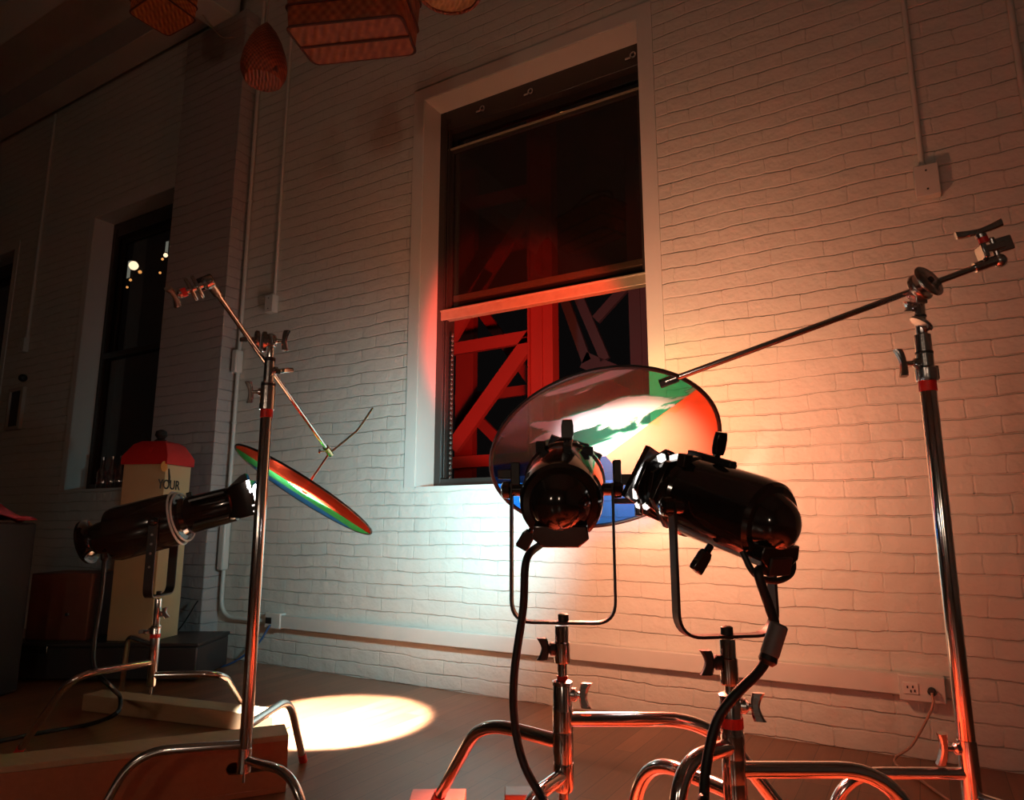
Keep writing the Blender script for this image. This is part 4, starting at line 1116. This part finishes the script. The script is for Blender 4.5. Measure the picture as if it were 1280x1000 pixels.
g0 = [[mb.bm.verts.new(cS + rt * (-.2 + .42 * i / N) + fh * (-.19 + .38 * j / N) + up * (.845 + .10 * math.exp(-((i - 6) ** 2 + (j - 4) ** 2) / 8) + .015 * math.sin(i * 2.1 + j))) for j in range(N + 1)] for i in range(N + 1)]
for i in range(N):
    for j in range(N): mb.bm.faces.new((g0[i][j], g0[i + 1][j], g0[i + 1][j + 1], g0[i][j + 1]))
o = mb.build('red_cloth', CLOTH); s = o.modifiers.new('s', 'SOLIDIFY'); s.thickness = .008; s.offset = 1
tag(o, 'crumpled red cloth on top of the black loudspeaker', 'cloth')
# picture frame on the far wall
pf = thing('picture_frame', 'small framed picture hanging left of the far window', 'picture', (-6.95, WY, 1.65))
cx_, cz_ = -6.93, 1.87
frame_boxes(MB(), cx_ - .13, cx_ + .13, cz_ - .21, cz_ + .17, WY - .015, .03, .03, .045, .03, .03).build('frame', mat('pale_frame', (.45, .38, .32), .5), pf, bevel=.003)
MB().box((cx_, WY - .008, cz_ - .02), .2, .008, .33).build('print', mat('dark_print', (.06, .05, .055), .6, var=.4, vscale=15), pf)
MB().ball((cx_ + .1, WY - .03, cz_ + .25), .035, 12).build('hook', BLACKM, pf)
# bottles on the far sill
for i, (px, lab) in enumerate([(127, 'left clear bottle on the far window sill'), (139, 'middle clear bottle on the far window sill'), (150, 'right clear bottle on the far window sill, beside the tin house')]):
    q = onY(px, 600, WY + .07)
    bt_ = thing('bottle', lab, 'bottle', (q.x, WY + .07, 1.107), 'bottles on the far sill')
    MB().lathe(V((q.x, WY + .07, 1.108)), up, [(0, .034), (.01, .037), (.13, .037), (.16, .02), (.175, .014), (.23, .013)], 20).build('glass_body', CLEAR, bt_)
    MB().lathe(V((q.x, WY + .07, 1.338)), up, [(0, .015), (.02, .015)], 14).build('cap', DKCHROME, bt_)

# ------------------------------------------------------------------ baskets hung from the ceiling
def hang(parent, top, a, zt=ZC): MB().tube([top, V((top.x + a, top.y, zt))], .0025, 8).build('string', STRING, parent)
def basket_box(name, label, c, L, W, Hh, yaw, tilt, m, bands=False, handle=True, taper=.9):
    Rz = Matrix.Rotation(yaw, 3, 'Z') @ Matrix.Rotation(tilt, 3, 'X')
    X, Y, Z = Rz @ V((1, 0, 0)), Rz @ V((0, 1, 0)), Rz @ V((0, 0, 1))
    rr = thing(name, label, 'basket', c, 'wicker baskets hanging from the ceiling')
    loops = []
    prof = [(-.5, taper), (-.46, taper + .02), (0, (1 + taper) / 2), (.5, 1.0)]
    for z_, s_ in prof:
        lp = []
        for (sx, sy) in ((1, 1), (-1, 1), (-1, -1), (1, -1)):
            cx0, cy0 = sx * (L / 2 * s_ - .03), sy * (W / 2 * s_ - .03)
            a0 = {(1, 1): 0, (-1, 1): 90, (-1, -1): 180, (1, -1): 270}[(sx, sy)]
            for k_ in range(5):
                an = R(a0 + 90 * k_ / 4); lp.append(c + X * (cx0 + .03 * math.cos(an)) + Y * (cy0 + .03 * math.sin(an)) + Z * (z_ * Hh))
        loops.append(lp)
    body = MB().loft(loops).build('body', m, rr)
    def loop_at(z_, s_, r_, nm):
        lp = []
        for (sx, sy) in ((1, 1), (-1, 1), (-1, -1), (1, -1)):
            cx0, cy0 = sx * (L / 2 * s_ - .03), sy * (W / 2 * s_ - .03)
            a0 = {(1, 1): 0, (-1, 1): 90, (-1, -1): 180, (1, -1): 270}[(sx, sy)]
            for k_ in range(5):
                an = R(a0 + 90 * k_ / 4); lp.append(c + X * (cx0 + .032 * math.cos(an)) + Y * (cy0 + .032 * math.sin(an)) + Z * (z_ * Hh))
        lp.append(lp[0]); MB().tube(lp, r_, 8).build(nm, WICKD, rr)
    for z_ in ((-.48, -.12, .2, .5) if bands else (-.48, .5)): loop_at(z_, taper + (1 - taper) * (z_ + .5), .006, 'rim')
    if handle:
        pts = smooth([c + X * (L * .25) * sx + Z * (Hh * .5) + up * hh for sx, hh in ((-1, 0), (-.9, .10), (0, .16), (.9, .10), (1, 0))], 6)
        MB().tube(pts, .008, 8).build('handle', WICKD, rr)
    return rr
def basket_on(name, label, corners, Hh, m, ribs=0, flare=1.12, string=None):
    """rectangular basket standing on its four bottom corners (near left, near right, far right, far left)"""
    cc_ = sum(corners, V((0, 0, 0))) / 4
    rr = thing(name, label, 'basket', cc_, 'wicker baskets hanging from the ceiling')
    def rnd(cs, rad=.035):
        out = []
        for i in range(4):
            p_, a_, b_ = cs[i], cs[i - 1], cs[(i + 1) % 4]
            u1, u2_ = (a_ - p_).normalized() * rad, (b_ - p_).normalized() * rad
            for k_ in range(5):
                t_ = k_ / 4; out.append((p_ + u1) * (1 - t_) ** 2 + p_ * 2 * t_ * (1 - t_) + (p_ + u2_) * t_ * t_)
        return out
    def lev(h, s_): return rnd([cc_ + (q_ - cc_) * s_ + up * h for q_ in corners])
    MB().loft([lev(0, .97), lev(.012, 1.0), lev(Hh * .5, (1 + flare) / 2), lev(Hh, flare)]).build('body', m, rr)
    for h, s_ in ((.004, 1.0), (Hh * .45, 1 + (flare - 1) * .45 + .01), (Hh, flare + .01)):
        lp = lev(h, s_); lp.append(lp[0]); MB().tube(lp, .006, 8).build('rim', WICKD, rr)
    for k_ in range(ribs):
        f_ = (k_ + 1) / (ribs + 1)
        a_, b_ = corners[0].lerp(corners[3], f_), corners[1].lerp(corners[2], f_)
        MB().tube([a_ - up * .003, b_ - up * .003], .006, 8).build('bottom_rib', WICKD, rr)
    ha, hb = (corners[0] + corners[3]) / 2, (corners[1] + corners[2]) / 2
    pts = smooth([ha + up * Hh, ha.lerp(hb, .1) + up * (Hh + .09), ha.lerp(hb, .5) + up * (Hh + .14), ha.lerp(hb, .9) + up * (Hh + .09), hb + up * Hh], 6)
    MB().tube(pts, .008, 8).build('handle', WICKD, rr)
    hang(rr, cc_ + up * (Hh + .14), 0)
    return rr
b1 = basket_on('wicker_basket', 'orange square wicker basket hanging at upper left under the girder', [onZ(197, -10, 4.0), onZ(246, 26, 4.0), onZ(210, 46, 4.0), onZ(160, 16, 4.0)], .2, WICK1, flare=1.05)
# teardrop basket
c2_ = dep(330, 84, 2.8)
rr = thing('teardrop_basket', 'narrow teardrop wicker basket hanging beside the pier', 'basket', c2_, 'wicker baskets hanging from the ceiling')
h2 = .27
prof = [(-.045, .045), (-.04, .08), (0, .098), (.03, .101), (.09, .092), (.15, .072), (.20, .048), (.235, .022), (.25, .010)]
MB().lathe(c2_ - up * .03, up, prof, 28).build('body', WICK2, rr)
MB().torus(c2_ - up * .06, up, .07, .008, 28, 8).build('rim', WICKD, rr)
MB().box(c2_ - up * .045 + rt * .06 - fh * .05, .04, .02, .02, (rt, fh, up)).build('dark_notch', WICKD, rr)
hang(rr, c2_ + up * .21, 0)
# hamper
b3 = basket_on('wicker_hamper', 'large reddish rectangular wicker hamper hanging left of the near window', [onZ(356, 35, 2.9), onZ(502, 20, 2.9), onZ(521, 68, 2.9), onZ(393, 82, 2.9)], .24, WICK3, ribs=1, flare=1.06)
c4_ = dep(562, -28, 2.3)
rr = thing('round_basket', 'round tan wicker basket just peeking in above the near window', 'basket', c4_, 'wicker baskets hanging from the ceiling')
MB().lathe(c4_ - up * .07, up, [(-.005, .05), (0, .09), (.02, .12), (.06, .138), (.12, .145)], 36).build('body', WICKT, rr)
MB().torus(c4_ + up * .05, up, .146, .009, 40, 8).build('rim', WICK2, rr)
MB().torus(c4_ - up * .055, up, .118, .008, 40, 8).build('band', WICK2, rr)
pts = smooth([c4_ + rt * (.14 * sx) + up * (.05 + hh) for sx, hh in ((-1, 0), (-.8, .1), (0, .16), (.8, .1), (1, 0))], 6)
MB().tube(pts, .006, 8).build('handle', WICKD, rr)
hang(rr, c4_ + up * .21, 0)
# hook wire on the girder end
pts = smooth([dep(250, 12, 4.6), dep(262, 30, 4.62), dep(278, 46, 4.62), dep(295, 47, 4.6), dep(301, 54, 4.6)], 6)
tag(MB().tube(pts, .006, 8).build('wire_hook', STRING), 'thin bent wire hook hanging at the end of the ceiling girder', 'hook')

# ------------------------------------------------------------------ apple boxes under C and D
for lab, c, yw, L_, W_ in [('apple box behind the middle low stand, under its right leg', (-.355, 1.39), 0, .46, .20), ('apple box nearest us, under the front legs of both low stands', (-.475, .99), .05, .36, .20),
        ('apple box under the far right leg of the right low stand', (0.04, 1.36), 0, .26, .20), ('apple box under the left leg of the middle low stand', (-1.035, 1.425), .55, .13, .13)]:
    apple_box(lab, c, yw, L_, W_, .2, BOXW, group='apple boxes under the low stands')
q_ = onZ(655, 988, .09)
tag(MB().box((q_.x, q_.y, .045), .11, .07, .09, (RI, fh, up)).build('wooden_block', BOXW, bevel=.003), 'small wooden block on the floor left of the middle low stand', 'block')

# ------------------------------------------------------------------ lights
def spot(name, loc, tgt, col, e, ang, blend=.5, r=.03):
    ld = bpy.data.lights.new(name, 'SPOT'); ld.color = col; ld.energy = e; ld.spot_size = R(ang); ld.spot_blend = blend; ld.shadow_soft_size = r
    o = bpy.data.objects.new(name, ld); COL.objects.link(o); o.location = loc
    o.rotation_euler = (V(tgt) - V(loc)).to_track_quat('-Z', 'Y').to_euler(); return o
def area(name, loc, tgt, col, e, sx, sy):
    ld = bpy.data.lights.new(name, 'AREA'); ld.shape = 'RECTANGLE'; ld.size = sx; ld.size_y = sy; ld.color = col; ld.energy = e
    o = bpy.data.objects.new(name, ld); COL.objects.link(o); o.location = loc
    o.rotation_euler = (V(tgt) - V(loc)).to_track_quat('-Z', 'Y').to_euler(); return o
nA, nBn = DA[4], DB[4]
f2 = E2[4](.97) + E2[1] * .02
f3 = E3[4](1.0) + E3[1] * .02
f1 = E1[4](1.0) + E1[1] * .03
spot('spotlight_beam', f1, cA, (.98, .97, .90), 330, 34, .6, .03)
spot('spotlight_beam', f2, cB + DB[2] * .05, (1, .95, .88), 60, 42, 1, .03)
spot('spotlight_beam', f3, dep(800, 566, 1.98), (1, .72, .48), 260, 38, 1, .03)
# added spots standing in for light the discs reflect and pass on
spot('disc_reflection_stand_in', cA + nA * .02, V((-2.26, 2.33, 0)), (.95, 1, 1), 1500, 46, .25, .02)
spot('disc_reflection_stand_in', cB + nBn * .02, V((-.42, 1.40, 0)), (1, .21, .13), 850, 84, .7, .1)
spot('disc_transmission_stand_in', V((-.86, 1.98, 1.08)), V((-1.1, WY, 1.15)), (1, .42, .23), 102, 150, 1, .06)
spot('disc_transmission_stand_in', V((-1.55, 2.25, .92)), V((-2.15, WY, .88)), (.36, .88, 1), 85, 110, 1, .05)
spot('disc_red_stand_in', dep(690, 560, 1.96) + V((0, .03, 0)), V((-1.60, WY, 1.62)), (1, .03, .01), 520, 39, .3, .05)
# assumed area lights added behind the camera for dim fill and spotlight cap highlights
area('assumed_room_light', (-1.1, -3.0, 1.5), (-1.2, 3, 2.0), (1, .72, .52), 7, .14, .45)
area('assumed_room_light', (.9, -3.0, 1.5), (-1.0, 3, 2.0), (1, .72, .52), 7, .14, .45)

w = bpy.data.worlds.new('world'); S.world = w; w.use_nodes = True
w.node_tree.nodes['Background'].inputs[0].default_value = (0.010, 0.008, 0.008, 1)
w.node_tree.nodes['Background'].inputs[1].default_value = 0.25
S.view_settings.view_transform = 'Standard'; S.view_settings.look = 'None'; S.view_settings.gamma = 1; S.view_settings.use_curve_mapping = False
S.view_settings.exposure = 0
S.cycles.use_denoising = True
S.cycles.max_bounces = 8
S.cycles.transparent_max_bounces = 12
S.cycles.caustics_reflective = False
S.cycles.caustics_refractive = False
S.cycles.sample_clamp_indirect = 4
